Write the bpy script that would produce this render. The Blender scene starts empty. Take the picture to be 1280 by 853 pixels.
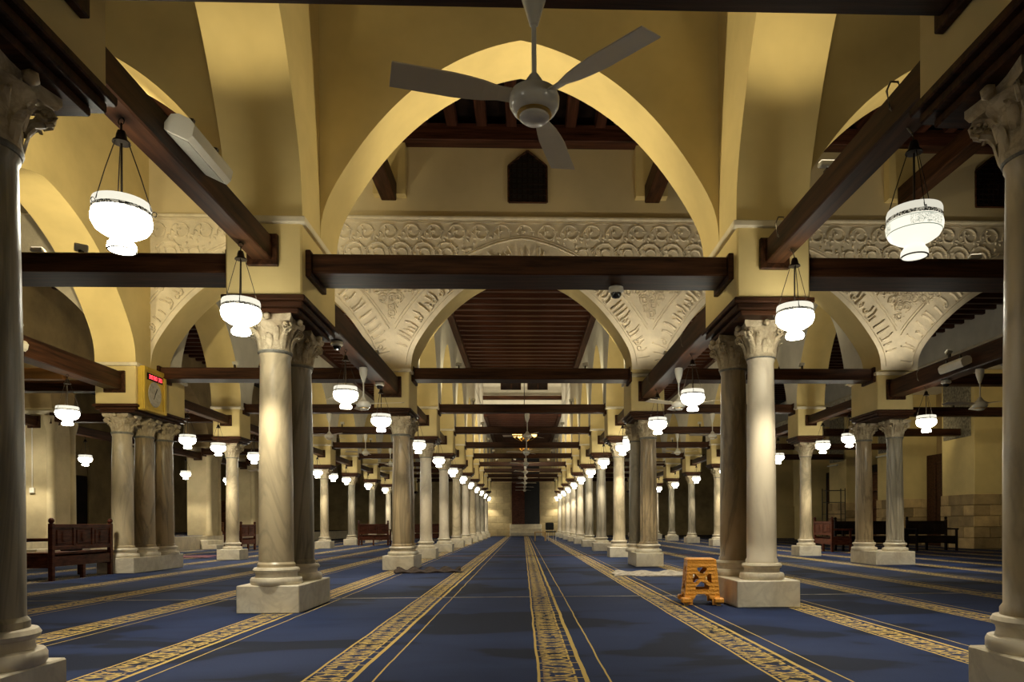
import bpy, bmesh, math, random
from mathutils import Vector, Matrix
random.seed(7)
SC = bpy.context.scene
COL = SC.collection
R = math.radians
PI = math.pi

# ---------------------------------------------------------------- camera, world, light, exposure
cam_d = bpy.data.cameras.new('camera')
cam = bpy.data.objects.new('camera', cam_d); COL.objects.link(cam)
cam.location = (0, 0, 0.85)
cam.rotation_mode = 'QUATERNION'
cam.rotation_quaternion = (Matrix.Rotation(R(-1.9), 4, 'Z') @ Matrix.Rotation(R(90), 4, 'X') @ Matrix.Rotation(R(-0.3), 4, 'Z')).to_quaternion()
cam_d.sensor_width = 36.0
cam_d.lens = 880 / 1280 * 36.0
cam_d.shift_x = -43 / 1280
cam_d.shift_y = 229 / 1280
cam_d.clip_start = 0.05
cam_d.clip_end = 300
SC.camera = cam

w = bpy.data.worlds.new('night'); SC.world = w
w.use_nodes = True
w.node_tree.nodes['Background'].inputs[0].default_value = (0.9, 0.75, 0.5, 1)
w.node_tree.nodes['Background'].inputs[1].default_value = 0.01
vs = SC.view_settings
vs.view_transform = 'Standard'; vs.look = 'None'; vs.gamma = 1.0; vs.use_curve_mapping = False
vs.exposure = 2.1
SC.cycles.max_bounces = 6
SC.cycles.diffuse_bounces = 4
SC.cycles.glossy_bounces = 2
SC.cycles.use_light_tree = True
SC.cycles.sample_clamp_indirect = 4.0

LAMP_SPOT = 41.0        # watts of the light that leaves a pendant lamp's lower mouth
LAMP_GLOW = 8.0         # radiance of the lamp's lit glass
LAMP_COL = (1.0, 0.92, 0.73)
FILL_FLOOD_COL = (1.0, 0.86, 0.52)  # warm tint of the added fill floodlights
FILL_FLOOD_W = (1.0, 0.90, 0.68)

# ---------------------------------------------------------------- materials
MATS = {}
def nodes_of(name):
    m = bpy.data.materials.new(name); m.use_nodes = True
    nt = m.node_tree
    return m, nt, nt.nodes['Principled BSDF']
def N(nt, typ, **kw):
    n = nt.nodes.new(typ)
    for k, v in kw.items():
        if k.startswith('i_'):
            key = k[2:]
            key = int(key) if key.isdigit() else key
            n.inputs[key].default_value = v
        else: setattr(n, k, v)
    return n
def mth(nt, op, a, b=None, c=None, clamp=False):
    n = nt.nodes.new('ShaderNodeMath'); n.operation = op; n.use_clamp = clamp
    for i, v in enumerate((a, b, c)):
        if v is None: continue
        if isinstance(v, (int, float)): n.inputs[i].default_value = v
        else: nt.links.new(v, n.inputs[i])
    return n.outputs[0]
def ramp(nt, fac, stops):
    r = nt.nodes.new('ShaderNodeValToRGB')
    els = r.color_ramp.elements
    while len(els) < len(stops): els.new(0.5)
    for e, (p, c) in zip(els, stops):
        e.position = p; e.color = (c[0], c[1], c[2], 1)
    nt.links.new(fac, r.inputs[0])
    return r.outputs[0]
def mixc(nt, fac, a, b):
    n = nt.nodes.new('ShaderNodeMix'); n.data_type = 'RGBA'
    if isinstance(fac, (int, float)): n.inputs[0].default_value = fac
    else: nt.links.new(fac, n.inputs[0])
    for i, v in ((6, a), (7, b)):
        if isinstance(v, tuple): n.inputs[i].default_value = (v[0], v[1], v[2], 1)
        else: nt.links.new(v, n.inputs[i])
    return n.outputs[2]
def plain(name, col, rough=0.6, metal=0.0, var=0.12, scale=3.0, bump=0.0, bscale=40.0, stretch=(1, 1, 1), detail=4.0, rand=0.0):
    m, nt, b = nodes_of(name)
    tc = N(nt, 'ShaderNodeTexCoord')
    mp = N(nt, 'ShaderNodeMapping'); mp.inputs['Scale'].default_value = stretch
    nt.links.new(tc.outputs['Object'], mp.inputs[0])
    n = N(nt, 'ShaderNodeTexNoise', i_Scale=scale, i_Detail=detail, i_Roughness=0.6)
    nt.links.new(mp.outputs[0], n.inputs['Vector'])
    lo = tuple(c * (1 - var * 1.6) for c in col); hi = tuple(min(1, c * (1 + var * 1.2)) for c in col)
    c = ramp(nt, n.outputs[0], [(0.3, lo), (0.7, hi)])
    if rand > 0:
        oi = N(nt, 'ShaderNodeObjectInfo')
        f = mth(nt, 'MULTIPLY_ADD', oi.outputs['Random'], rand, 1 - rand * 0.5)
        mu = N(nt, 'ShaderNodeVectorMath', operation='SCALE')
        nt.links.new(c, mu.inputs[0]); nt.links.new(f, mu.inputs['Scale'])
        c = mu.outputs[0]
    nt.links.new(c, b.inputs['Base Color'])
    b.inputs['Roughness'].default_value = rough
    b.inputs['Metallic'].default_value = metal
    if 'wood' in name: b.inputs['Specular IOR Level'].default_value = 0.12
    if bump > 0:
        n2 = N(nt, 'ShaderNodeTexNoise', i_Scale=bscale, i_Detail=3.0)
        nt.links.new(mp.outputs[0], n2.inputs['Vector'])
        bp = N(nt, 'ShaderNodeBump', i_Strength=bump, i_Distance=0.02)
        nt.links.new(n2.outputs[0], bp.inputs['Height'])
        nt.links.new(bp.outputs[0], b.inputs['Normal'])
    MATS[name] = m
    return m
def marble(name, base, vein, dark, rough=0.35, scale=2.2, vstretch=0.35, amount=0.5):
    m, nt, b = nodes_of(name)
    tc = N(nt, 'ShaderNodeTexCoord')
    oi = N(nt, 'ShaderNodeObjectInfo')
    mp = N(nt, 'ShaderNodeMapping'); mp.inputs['Scale'].default_value = (1, 1, vstretch)
    nt.links.new(tc.outputs['Object'], mp.inputs[0])
    cm = N(nt, 'ShaderNodeVectorMath', operation='ADD')
    off = N(nt, 'ShaderNodeCombineXYZ')
    rr = mth(nt, 'MULTIPLY', oi.outputs['Random'], 40.0)
    for i in range(3): nt.links.new(rr, off.inputs[i])
    nt.links.new(mp.outputs[0], cm.inputs[0]); nt.links.new(off.outputs[0], cm.inputs[1])
    n1 = N(nt, 'ShaderNodeTexNoise', i_Scale=scale, i_Detail=4.0, i_Roughness=0.55, i_Distortion=0.8)
    nt.links.new(cm.outputs[0], n1.inputs['Vector'])
    c1 = ramp(nt, n1.outputs[0], [(0.32, vein), (0.55, base)])
    n2 = N(nt, 'ShaderNodeTexNoise', i_Scale=scale * 0.8, i_Detail=4.0, i_Roughness=0.6, i_Distortion=2.0)
    nt.links.new(cm.outputs[0], n2.inputs['Vector'])
    band = mth(nt, 'SUBTRACT', n2.outputs[0], 0.5)
    band = mth(nt, 'ABSOLUTE', band)
    f = mth(nt, 'MULTIPLY_ADD', band, -13.0, 1.0, clamp=True)
    f = mth(nt, 'MULTIPLY', f, amount)
    c = mixc(nt, f, c1, dark)
    nt.links.new(c, b.inputs['Base Color'])
    b.inputs['Roughness'].default_value = rough
    n3 = N(nt, 'ShaderNodeTexNoise', i_Scale=25.0, i_Detail=3.0)
    nt.links.new(tc.outputs['Object'], n3.inputs['Vector'])
    bp = N(nt, 'ShaderNodeBump', i_Strength=0.12, i_Distance=0.01)
    nt.links.new(n3.outputs[0], bp.inputs['Height']); nt.links.new(bp.outputs[0], b.inputs['Normal'])
    MATS[name] = m
    return m
def emit(name, col, strength):
    m, nt, b = nodes_of(name)
    b.inputs['Base Color'].default_value = (*col, 1)
    b.inputs['Emission Color'].default_value = (*col, 1)
    b.inputs['Emission Strength'].default_value = strength
    MATS[name] = m
    return m

plaster = plain('yellow plaster', (0.60, 0.465, 0.20), 0.75, var=0.10, scale=0.9, bump=0.08, bscale=7)
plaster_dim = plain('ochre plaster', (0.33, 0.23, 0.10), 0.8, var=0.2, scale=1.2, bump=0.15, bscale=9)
plaster_ochre = plain('pale ochre plaster', (0.50, 0.40, 0.22), 0.8, var=0.14, scale=1.2, bump=0.1, bscale=9)
plaster_buff = plain('buff plaster', (0.55, 0.45, 0.26), 0.8, var=0.07, scale=0.7, bump=0.06, bscale=7)
stucco = plain('carved stucco', (0.64, 0.56, 0.42), 0.75, var=0.10, scale=3, bump=0.25, bscale=26)
ledge_m = plain('pale limestone', (0.66, 0.58, 0.42), 0.6, var=0.1, scale=5)
wood = plain('dark stained beam wood', (0.044, 0.017, 0.007), 0.5, var=0.5, scale=3.5, stretch=(0.35, 5, 5), bump=0.05, bscale=12)
wood_red = plain('reddish joist wood', (0.060, 0.022, 0.013), 0.42, var=0.5, scale=3, stretch=(0.3, 5, 5))
wood_black = plain('near black wood', (0.014, 0.008, 0.006), 0.5, var=0.4, scale=3)
wood_bench = plain('mahogany bench wood', (0.085, 0.026, 0.013), 0.34, var=0.4, scale=5, stretch=(1, 1, 4))
wood_case = plain('brown bookcase wood', (0.13, 0.055, 0.022), 0.45, var=0.35, scale=4, stretch=(1, 1, 4))
stone = plain('ochre ashlar', (0.40, 0.28, 0.13), 0.85, var=0.18, scale=2.5, bump=0.35, bscale=14, rand=0.8)
stone_far = plain('honey ashlar', (0.52, 0.40, 0.20), 0.85, var=0.2, scale=1.5, bump=0.3, bscale=10, rand=0.25)
white_enamel = plain('white enamel', (0.72, 0.69, 0.60), 0.25, var=0.03, scale=3)
white_plastic = plain('white plastic', (0.62, 0.58, 0.48), 0.4, var=0.03)
grille_m = plain('grey speaker grille', (0.36, 0.34, 0.28), 0.7, var=0.1, scale=60)
iron = plain('dark bronze', (0.03, 0.022, 0.015), 0.4, 0.6, var=0.3, scale=20)
brass = plain('brass', (0.55, 0.38, 0.12), 0.3, 1.0, var=0.1)
gold_frame = plain('gilded frame', (0.62, 0.42, 0.06), 0.4, 0.3, var=0.1)
orange = plain('orange plastic', (0.86, 0.37, 0.045), 0.38, var=0.06, scale=8, bump=0.4, bscale=60)
black_m = plain('black cloth and dark openings', (0.012, 0.011, 0.011), 0.7, var=0.2)
rug_dark = plain('dark brown rug', (0.045, 0.027, 0.018), 0.95, var=0.5, scale=14)
rug_pale = plain('pale patterned rug', (0.42, 0.37, 0.29), 0.95, var=0.4, scale=16)
rug_red = plain('red patterned rug', (0.22, 0.08, 0.10), 0.95, var=0.5, scale=9)
seam_m = plain('grey seam tape', (0.33, 0.29, 0.24), 0.8, var=0.3, scale=3)
seam_red = plain('red seam tape', (0.25, 0.09, 0.09), 0.8, var=0.3, scale=3)
bar_glass = plain('dark glass', (0.01, 0.01, 0.01), 0.08)
paper = plain('printed paper', (0.55, 0.50, 0.40), 0.8, var=0.35, scale=25)
seal_m = plain('grey clock face', (0.42, 0.38, 0.30), 0.5, var=0.2, scale=22)
plinth_m = marble('plinth marble', (0.72, 0.65, 0.50), (0.60, 0.52, 0.38), (0.34, 0.28, 0.20), 0.35, 2.6, 1.0, 0.25)
cap_m = marble('weathered capital marble', (0.52, 0.43, 0.28), (0.36, 0.28, 0.17), (0.22, 0.17, 0.10), 0.7, 6.0, 1.0, 0.5)
ring_m = marble('grey lead collar', (0.20, 0.19, 0.15), (0.13, 0.12, 0.10), (0.06, 0.06, 0.05), 0.6, 5.0, 1.0, 0.4)
SH = {
 'cream': marble('cream marble', (0.56, 0.46, 0.29), (0.42, 0.34, 0.21), (0.26, 0.21, 0.14), 0.32, 2.0, 0.35, 0.45),
 'grey': marble('streaked grey marble', (0.38, 0.33, 0.24), (0.22, 0.19, 0.13), (0.10, 0.085, 0.06), 0.34, 3.2, 0.12, 0.6),
 'white': marble('white marble', (0.66, 0.575, 0.43), (0.54, 0.455, 0.32), (0.40, 0.33, 0.24), 0.3, 2.0, 0.4, 0.3),
 'brown': marble('brown veined marble', (0.40, 0.30, 0.17), (0.26, 0.19, 0.10), (0.11, 0.085, 0.05), 0.34, 2.4, 0.2, 0.6),
}
STUCCO_W = plain('whitewashed wall', (0.66, 0.62, 0.52), 0.75, var=0.06, scale=2)

# lamp glass: lit from inside, brightest round the bulb, paler at the rim; band of painted script
def lamp_glass(glow=LAMP_GLOW, rimv=0.22):
    m, nt, b = nodes_of('lit lamp glass')
    tc = N(nt, 'ShaderNodeTexCoord')
    sp = N(nt, 'ShaderNodeSeparateXYZ'); nt.links.new(tc.outputs['Object'], sp.inputs[0])
    z = sp.outputs[2]
    ang = mth(nt, 'ARCTAN2', sp.outputs[1], sp.outputs[0])
    cv = N(nt, 'ShaderNodeCombineXYZ')
    nt.links.new(mth(nt, 'MULTIPLY', ang, 9.0), cv.inputs[0]); nt.links.new(mth(nt, 'MULTIPLY', z, 40.0), cv.inputs[1])
    n = N(nt, 'ShaderNodeTexNoise', i_Scale=1.3, i_Detail=2.0, i_Distortion=1.5)
    nt.links.new(cv.outputs[0], n.inputs['Vector'])
    stroke = mth(nt, 'LESS_THAN', mth(nt, 'ABSOLUTE', mth(nt, 'SUBTRACT', n.outputs[0], 0.5)), 0.035)
    inb = mth(nt, 'MULTIPLY', mth(nt, 'GREATER_THAN', z, 0.185), mth(nt, 'LESS_THAN', z, 0.25))
    gap = mth(nt, 'GREATER_THAN', mth(nt, 'SINE', mth(nt, 'MULTIPLY', ang, 3.0)), -0.35)
    s = mth(nt, 'MULTIPLY', mth(nt, 'MULTIPLY', stroke, inb), gap)
    l1 = mth(nt, 'LESS_THAN', mth(nt, 'ABSOLUTE', mth(nt, 'SUBTRACT', z, 0.255)), 0.0025)
    l2 = mth(nt, 'LESS_THAN', mth(nt, 'ABSOLUTE', mth(nt, 'SUBTRACT', z, 0.178)), 0.0025)
    s = mth(nt, 'MAXIMUM', s, mth(nt, 'MAXIMUM', l1, l2))
    col = mixc(nt, s, (1.0, 0.95, 0.78), (0.32, 0.50, 0.38))
    rim = N(nt, 'ShaderNodeMapRange', i_1=0.255, i_2=0.292, i_3=glow, i_4=rimv)
    nt.links.new(z, rim.inputs[0])
    st = mth(nt, 'MULTIPLY', rim.outputs[0], mth(nt, 'MULTIPLY_ADD', s, -0.978 if glow > 1 else -.7, 1.0))
    b.inputs['Base Color'].default_value = (0.10, 0.095, 0.075, 1)
    b.inputs['Roughness'].default_value = 0.35
    nt.links.new(col, b.inputs['Emission Color'])
    nt.links.new(st, b.inputs['Emission Strength'])
    return m
glass_lit = lamp_glass()
glass_dim = lamp_glass(0.26, 0.17)
def band_material():
    m, nt, b = nodes_of('black and white lamp band')
    tc = N(nt, 'ShaderNodeTexCoord')
    n = N(nt, 'ShaderNodeTexVoronoi', i_Scale=75.0); nt.links.new(tc.outputs['Object'], n.inputs['Vector'])
    f = mth(nt, 'GREATER_THAN', n.outputs['Distance'], 0.52)
    c = mixc(nt, f, (0.010, 0.009, 0.007), (0.30, 0.28, 0.22))
    nt.links.new(c, b.inputs['Base Color'])
    nt.links.new(c, b.inputs['Emission Color'])
    nt.links.new(mth(nt, 'MULTIPLY', f, 0.25), b.inputs['Emission Strength'])
    return m
band_m = band_material()
amber_lit = emit('lit amber globe', (1.0, 0.55, 0.12), 1.6)
led_red = emit('red led', (1.0, 0.05, 0.07), 0.8)
fill_flood_face = emit('floodlight lens', (1.0, 0.9, 0.65), 0.25)

def carpet_material():
    m, nt, b = nodes_of('blue striped prayer carpet')
    tc = N(nt, 'ShaderNodeTexCoord')
    sp = N(nt, 'ShaderNodeSeparateXYZ'); nt.links.new(tc.outputs['Object'], sp.inputs[0])
    wn = N(nt, 'ShaderNodeTexNoise', i_Scale=1.3, i_Detail=3.0); nt.links.new(tc.outputs['Object'], wn.inputs['Vector'])
    x = mth(nt, 'ADD', sp.outputs[0], mth(nt, 'MULTIPLY_ADD', wn.outputs[0], 0.03, -0.015))
    y = sp.outputs[1]
    u = mth(nt, 'FLOORED_MODULO', mth(nt, 'SUBTRACT', x, 0.075), 1.29)
    def line(v, c, hw): return mth(nt, 'LESS_THAN', mth(nt, 'ABSOLUTE', mth(nt, 'SUBTRACT', v, c)), hw)
    g = mth(nt, 'MAXIMUM', line(u, 0.008, 0.008), line(u, 0.268, 0.0135))
    g = mth(nt, 'MAXIMUM', g, line(u, 0.394, 0.0055))
    v = mth(nt, 'DIVIDE', mth(nt, 'SUBTRACT', u, 0.125), 0.092)
    av = mth(nt, 'ABSOLUTE', v)
    inside = mth(nt, 'LESS_THAN', av, 1.0)
    per = 0.21
    wf = mth(nt, 'FRACT', mth(nt, 'DIVIDE', y, per))
    zig = mth(nt, 'ABSOLUTE', mth(nt, 'MULTIPLY_ADD', wf, 2.0, -1.0))
    wf2 = mth(nt, 'FRACT', mth(nt, 'DIVIDE', y, per * 0.5))
    zig2 = mth(nt, 'ABSOLUTE', mth(nt, 'MULTIPLY_ADD', wf2, 2.0, -1.0))
    s = mth(nt, 'MULTIPLY_ADD', zig, 2.0, -1.0)
    p = line(v, s, 0.16)
    p = mth(nt, 'MAXIMUM', p, mth(nt, 'LESS_THAN', mth(nt, 'ABSOLUTE', mth(nt, 'ADD', v, s)), 0.16))
    s2 = mth(nt, 'MULTIPLY_ADD', zig2, 0.8, -0.4)
    p = mth(nt, 'MAXIMUM', p, line(av, mth(nt, 'ADD', s2, 0.45), 0.10))
    p = mth(nt, 'MAXIMUM', p, mth(nt, 'MULTIPLY', line(wf2, 0.5, 0.10), mth(nt, 'GREATER_THAN', av, 0.30)))
    n2 = N(nt, 'ShaderNodeTexNoise', i_Scale=16.0, i_Detail=1.0); nt.links.new(tc.outputs['Object'], n2.inputs['Vector'])
    p = mth(nt, 'MULTIPLY', p, mth(nt, 'GREATER_THAN', n2.outputs[0], 0.40))
    edge = mth(nt, 'MULTIPLY', line(v, 0.93, 0.07), mth(nt, 'LESS_THAN', wf, 0.72))
    p = mth(nt, 'MAXIMUM', p, edge)
    g = mth(nt, 'MAXIMUM', g, mth(nt, 'MULTIPLY', p, inside))
    t1 = mth(nt, 'MULTIPLY', line(wf, 0.5, 0.035), mth(nt, 'MULTIPLY', mth(nt, 'GREATER_THAN', u, 0.0), mth(nt, 'LESS_THAN', u, 0.268)))
    g = mth(nt, 'MAXIMUM', g, t1)
    # worn and damp patches of the pile
    pm = N(nt, 'ShaderNodeMapping'); pm.inputs['Scale'].default_value = (0.55, 1.0, 1); nt.links.new(tc.outputs['Object'], pm.inputs[0])
    pn = N(nt, 'ShaderNodeTexNoise', i_Scale=0.9, i_Detail=3.5, i_Roughness=0.55, i_Distortion=0.4); nt.links.new(pm.outputs[0], pn.inputs['Vector'])
    blue = ramp(nt, pn.outputs[0], [(0.43, (0.0065, 0.011, 0.030)), (0.465, (0.0145, 0.027, 0.082)), (0.65, (0.021, 0.038, 0.112))])
    fn = N(nt, 'ShaderNodeTexNoise', i_Scale=90.0, i_Detail=2.0); nt.links.new(tc.outputs['Object'], fn.inputs['Vector'])
    blue = mixc(nt, mth(nt, 'MULTIPLY', fn.outputs[0], 0.35), blue, (0.006, 0.009, 0.022))
    gold = mixc(nt, fn.outputs[0], (0.62, 0.44, 0.13), (0.48, 0.33, 0.10))
    c = mixc(nt, g, blue, gold)
    nt.links.new(c, b.inputs['Base Color'])
    b.inputs['Roughness'].default_value = 0.8
    b.inputs['Specular IOR Level'].default_value = 0.15
    bp = N(nt, 'ShaderNodeBump', i_Strength=0.25, i_Distance=0.006)
    nt.links.new(fn.outputs[0], bp.inputs['Height']); nt.links.new(bp.outputs[0], b.inputs['Normal'])
    return m
carpet = carpet_material()

# ---------------------------------------------------------------- mesh helpers
def fin(bm, name, mat, smooth=None):
    me = bpy.data.meshes.new(name)
    bmesh.ops.recalc_face_normals(bm, faces=bm.faces[:])
    bm.to_mesh(me); bm.free()
    for mm in (mat if isinstance(mat, (list, tuple)) else [mat]): me.materials.append(mm)
    if smooth is not None:
        for p in me.polygons: p.use_smooth = True
        me.set_sharp_from_angle(angle=R(smooth))
    return me
def place(name, me, parent=None, loc=(0, 0, 0), rot=(0, 0, 0), scale=None):
    o = bpy.data.objects.new(name, me); COL.objects.link(o)
    o.location = loc; o.rotation_euler = rot
    if scale is not None: o.scale = scale
    if parent is not None: o.parent = parent
    return o
def tag(o, label, cat, group=None, kind='thing'):
    o['label'] = label; o['category'] = cat; o['kind'] = kind
    if group: o['group'] = group
    return o
def thing(name, label, cat, loc=(0, 0, 0), rotz=0.0, group=None):
    o = bpy.data.objects.new(name, None); COL.objects.link(o)
    o.empty_display_size = 0.1
    o.location = loc; o.rotation_euler = (0, 0, rotz)
    return tag(o, label, cat, group)
def struct(o):
    o['kind'] = 'structure'; return o
def copy_tree(o, parent=None):
    c = o.copy(); COL.objects.link(c)
    if parent is not None: c.parent = parent
    for ch in list(o.children): copy_tree(ch, c)
    return c
def bx(bm, x0, x1, y0, y1, z0, z1, bev=0.0, mi=0):
    v = [bm.verts.new((x, y, z)) for x in (x0, x1) for y in (y0, y1) for z in (z0, z1)]
    fs = [bm.faces.new([v[i] for i in q]) for q in ((0, 1, 3, 2), (4, 6, 7, 5), (0, 4, 5, 1), (2, 3, 7, 6), (0, 2, 6, 4), (1, 5, 7, 3))]
    for f in fs: f.material_index = mi
    if bev > 0:
        es = list({e for f in fs for e in f.edges})
        bmesh.ops.bevel(bm, geom=es, offset=bev, segments=1, affect='EDGES', profile=0.5)
def box_me(name, mat, x0, x1, y0, y1, z0, z1, bev=0.0):
    bm = bmesh.new(); bx(bm, x0, x1, y0, y1, z0, z1, bev); return fin(bm, name, mat)
def lathe(bm, prof, seg=24, cx=0, cy=0, caps=True, flute=0, fd=0.0, twist=0.0, zr=(0, 0)):
    rings = []
    for r, z in prof:
        ring = []
        for i in range(seg):
            a = 2 * PI * i / seg
            rr = r
            if flute and zr[0] <= z <= zr[1]: rr = r - fd * (0.5 + 0.5 * math.cos(flute * (a + twist * z)))
            ring.append(bm.verts.new((cx + rr * math.cos(a), cy + rr * math.sin(a), z)))
        rings.append(ring)
    for a, b in zip(rings, rings[1:]):
        for i in range(seg):
            j = (i + 1) % seg
            bm.faces.new((a[i], a[j], b[j], b[i]))
    if caps:
        bm.faces.new(rings[0][::-1]); bm.faces.new(rings[-1])
def lathe_me(name, mat, prof, seg=24, smooth=40, **k):
    bm = bmesh.new(); lathe(bm, prof, seg, **k); return fin(bm, name, mat, smooth)
def tube(bm, pts, r, seg=6):
    pts = [Vector(p) for p in pts]
    rings = []
    for i, p in enumerate(pts):
        d = (pts[min(i + 1, len(pts) - 1)] - pts[max(i - 1, 0)]).normalized()
        up = Vector((0, 0, 1)) if abs(d.z) < 0.9 else Vector((1, 0, 0))
        a = d.cross(up).normalized(); b = d.cross(a)
        rings.append([bm.verts.new(p + (a * math.cos(2 * PI * k / seg) + b * math.sin(2 * PI * k / seg)) * r) for k in range(seg)])
    for a, b in zip(rings, rings[1:]):
        for i in range(seg):
            j = (i + 1) % seg
            bm.faces.new((a[i], a[j], b[j], b[i]))
    bm.faces.new(rings[0]); bm.faces.new(rings[-1][::-1])
def ORD(n):
    return ['first', 'second', 'third', 'fourth', 'fifth', 'sixth', 'seventh', 'eighth', 'ninth', 'tenth', 'eleventh', 'twelfth', 'thirteenth',
            'fourteenth', 'fifteenth', 'sixteenth', 'seventeenth', 'eighteenth', 'nineteenth', 'twentieth'][n - 1]

# ---------------------------------------------------------------- layout
SPR = 3.80                 # springing of every arch
XI, XO, XQ, XC = 2.46, 7.30, 12.10, 13.9   # inner arcades, outer arcades, old qibla arcade, court wall
HW = 0.36                  # half thickness of arcade walls
ROWS = [3.05, 7.42, 13.9, 17.95, 22.05, 26.15, 30.25, 34.35, 38.45, 42.55, 46.65]
HD = [0.60, 0.60, 0.55] + [0.34] * 8       # half depth of the pier blocks along the arcade
YFAR = 51.0
QR = [1.0, 5.3, 9.6, 13.95, 18.3, 22.7, 27.1, 31.4, 35.7, 40.0, 44.3, 48.6]
T1A, T1B = 7.42, 8.06      # near transept wall
T2A, T2B = 13.40, 14.10    # far transept wall
ZTR, ZFR, ZCL = 8.45, 7.05, 6.95           # ceilings: transept, front bay, aisles

def arch_z(t, rise):
    t = min(1.0, abs(t))
    return SPR + rise * (math.sqrt(max(0, 1 - t * t)) - 0.17 * t * (1 - t ** 12))
def arch_pts(c, a, rise, n=28):
    out = []
    for i in range(-n, n + 1):
        s = math.sin(i / n * PI / 2)
        out.append((c + a * s, arch_z(s, rise)))
    return out
def arch_wall(name, axis, lo, hi, t0, t1, ztop, spans, mat, zbot=SPR):
    """wall along axis ('X' or 'Y') from lo to hi, thickness t0..t1, with arch openings (a0, a1, rise)."""
    bm = bmesh.new()
    prof = []; cur = lo
    for a0, a1, rise in spans:
        if a0 > cur + 1e-4: prof.append([(cur, zbot), (a0, zbot)])
        prof.append(arch_pts((a0 + a1) / 2, (a1 - a0) / 2, rise))
        cur = a1
    if cur < hi - 1e-4: prof.append([(cur, zbot), (hi, zbot)])
    P = (lambda u, t, z: (u, t, z)) if axis == 'X' else (lambda u, t, z: (t, u, z))
    for seg in prof:
        cols = []
        for u, z in seg:
            cols.append([bm.verts.new(P(u, t, zz)) for t in (t0, t1) for zz in (z, ztop)])
        for a, b in zip(cols, cols[1:]):
            bm.faces.new((a[0], b[0], b[1], a[1])); bm.faces.new((a[2], a[3], b[3], b[2]))
            bm.faces.new((a[0], a[2], b[2], b[0])); bm.faces.new((a[1], b[1], b[3], a[3]))
    bmesh.ops.remove_doubles(bm, verts=bm.verts[:], dist=1e-4)
    me = fin(bm, name, mat, 30)
    if isinstance(mat, (list, tuple)) and len(mat) > 1:
        for p in me.polygons:
            n_ = p.normal
            if (abs(n_.y) if axis == 'X' else abs(n_.x)) < 0.9: p.material_index = 1
    return struct(place(name, me))

# ---------------------------------------------------------------- floor and outer shell
bm = bmesh.new(); bx(bm, -11.7, 15.9, -4, YFAR, -0.1, 0)
struct(place('floor', fin(bm, 'floor', carpet)))
bm = bmesh.new(); bx(bm, -20, -11.7, -4, YFAR, -0.1, 0.48)
platform = struct(place('floor_platform', fin(bm, 'floor_platform', [ledge_m])))
bm = bmesh.new(); bx(bm, -19.9, -11.95, -3.9, YFAR - 0.1, 0.48, 0.495)
struct(place('floor_platform_carpet', fin(bm, 'platform_carpet', carpet)))
for i, (y, m_) in enumerate(((8.22, seam_m), (19.0, seam_red))):
    o = struct(place('trim_%d' % (i + 1), box_me('seam', m_, -11.6, 13.7, y - 0.011 * (1 + i), y + 0.011 * (1 + i), 0.0, 0.004)))

struct(place('wall_rear', box_me('wall_rear', plaster, -20, 15.8, -4.3, -4, 0, 7)))
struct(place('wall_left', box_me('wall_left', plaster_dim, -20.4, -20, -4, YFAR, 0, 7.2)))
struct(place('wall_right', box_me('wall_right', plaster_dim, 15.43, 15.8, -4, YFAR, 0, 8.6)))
wall_far = struct(place('wall_far', box_me('wall_far', stone_far, -20, 15.8, YFAR, YFAR + 0.4, 0, 8.6)))

# arcade walls over the piers
def spans_y(i0, i1, rise=2.15, rows=ROWS):
    return [(rows[i] + HD[i], rows[i + 1] - HD[i + 1], rise) for i in range(i0, i1)]
arch_wall('wall_arcade_inner_left_front', 'Y', -4, T1A, -XI - HW, -XI + HW, ZFR, [(-0.5, ROWS[0] - .6, 2.2), (ROWS[0] + .6, ROWS[1] - .6, 2.3)], plaster)
arch_wall('wall_arcade_inner_right_front', 'Y', -4, T1A, XI - HW, XI + HW, ZFR, [(-0.5, ROWS[0] - .6, 2.2), (ROWS[0] + .6, ROWS[1] - .6, 2.3)], plaster)
far_sp = spans_y(2, 10) + [(ROWS[10] + .34, YFAR - 0.3, 2.0)]
for s, nm in ((-1, 'left'), (1, 'right')):
    arch_wall('wall_arcade_inner_%s' % nm, 'Y', T2B, YFAR, s * XI - HW, s * XI + HW, ZCL + 0.05, [(T2B + .35, ROWS[3] - .34, 2.15)] + far_sp[1:], [STUCCO_W, plaster])
    arch_wall('wall_arcade_outer_%s' % nm, 'Y', T2B, YFAR, s * XO - HW, s * XO + HW, ZCL + 0.05, [(T2B + (.46 if s < 0 else .85), ROWS[3] - .34, 2.15)] + far_sp[1:], [STUCCO_W, plaster])
arch_wall('wall_arcade_outer_left_front', 'Y', -4, T1A, -XO - HW, -XO + HW, ZFR, [(-0.5, 2.45, 2.2), (3.65, 6.82, 2.3)], plaster)
arch_wall('wall_arcade_outer_right_front', 'Y', -4, T1A, XO - HW, XO + HW, ZFR, [(-0.5, 2.45, 2.2), (3.65, 6.82, 2.3)], plaster)
arch_wall('wall_transept_left', 'Y', T1B, T2A, -XO - HW, -XO + HW, ZTR, [(T1B, 12.88, 2.15)], plaster)
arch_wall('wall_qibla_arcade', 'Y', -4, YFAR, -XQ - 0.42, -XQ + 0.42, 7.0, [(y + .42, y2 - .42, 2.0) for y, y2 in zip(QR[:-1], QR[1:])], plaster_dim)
sx = [(-XO - HW - 4.3, -XO - HW, 2.15), (-XO + HW, -XI - HW, 2.15), (-XI + HW, XI - HW, 2.15), (XI + HW, XO - HW, 2.15), (XO + HW, 13.0, 2.15)]
arch_wall('wall_transept_near', 'X', -12.6, 13.9, T1A, T1B, ZTR, sx, plaster)
sx2 = [(a, b, 1.98) for a, b, _ in sx]
arch_wall('wall_transept_far', 'X', -12.6, 13.9, T2A, T2B, ZTR, sx2, [stucco, plaster])
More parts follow.
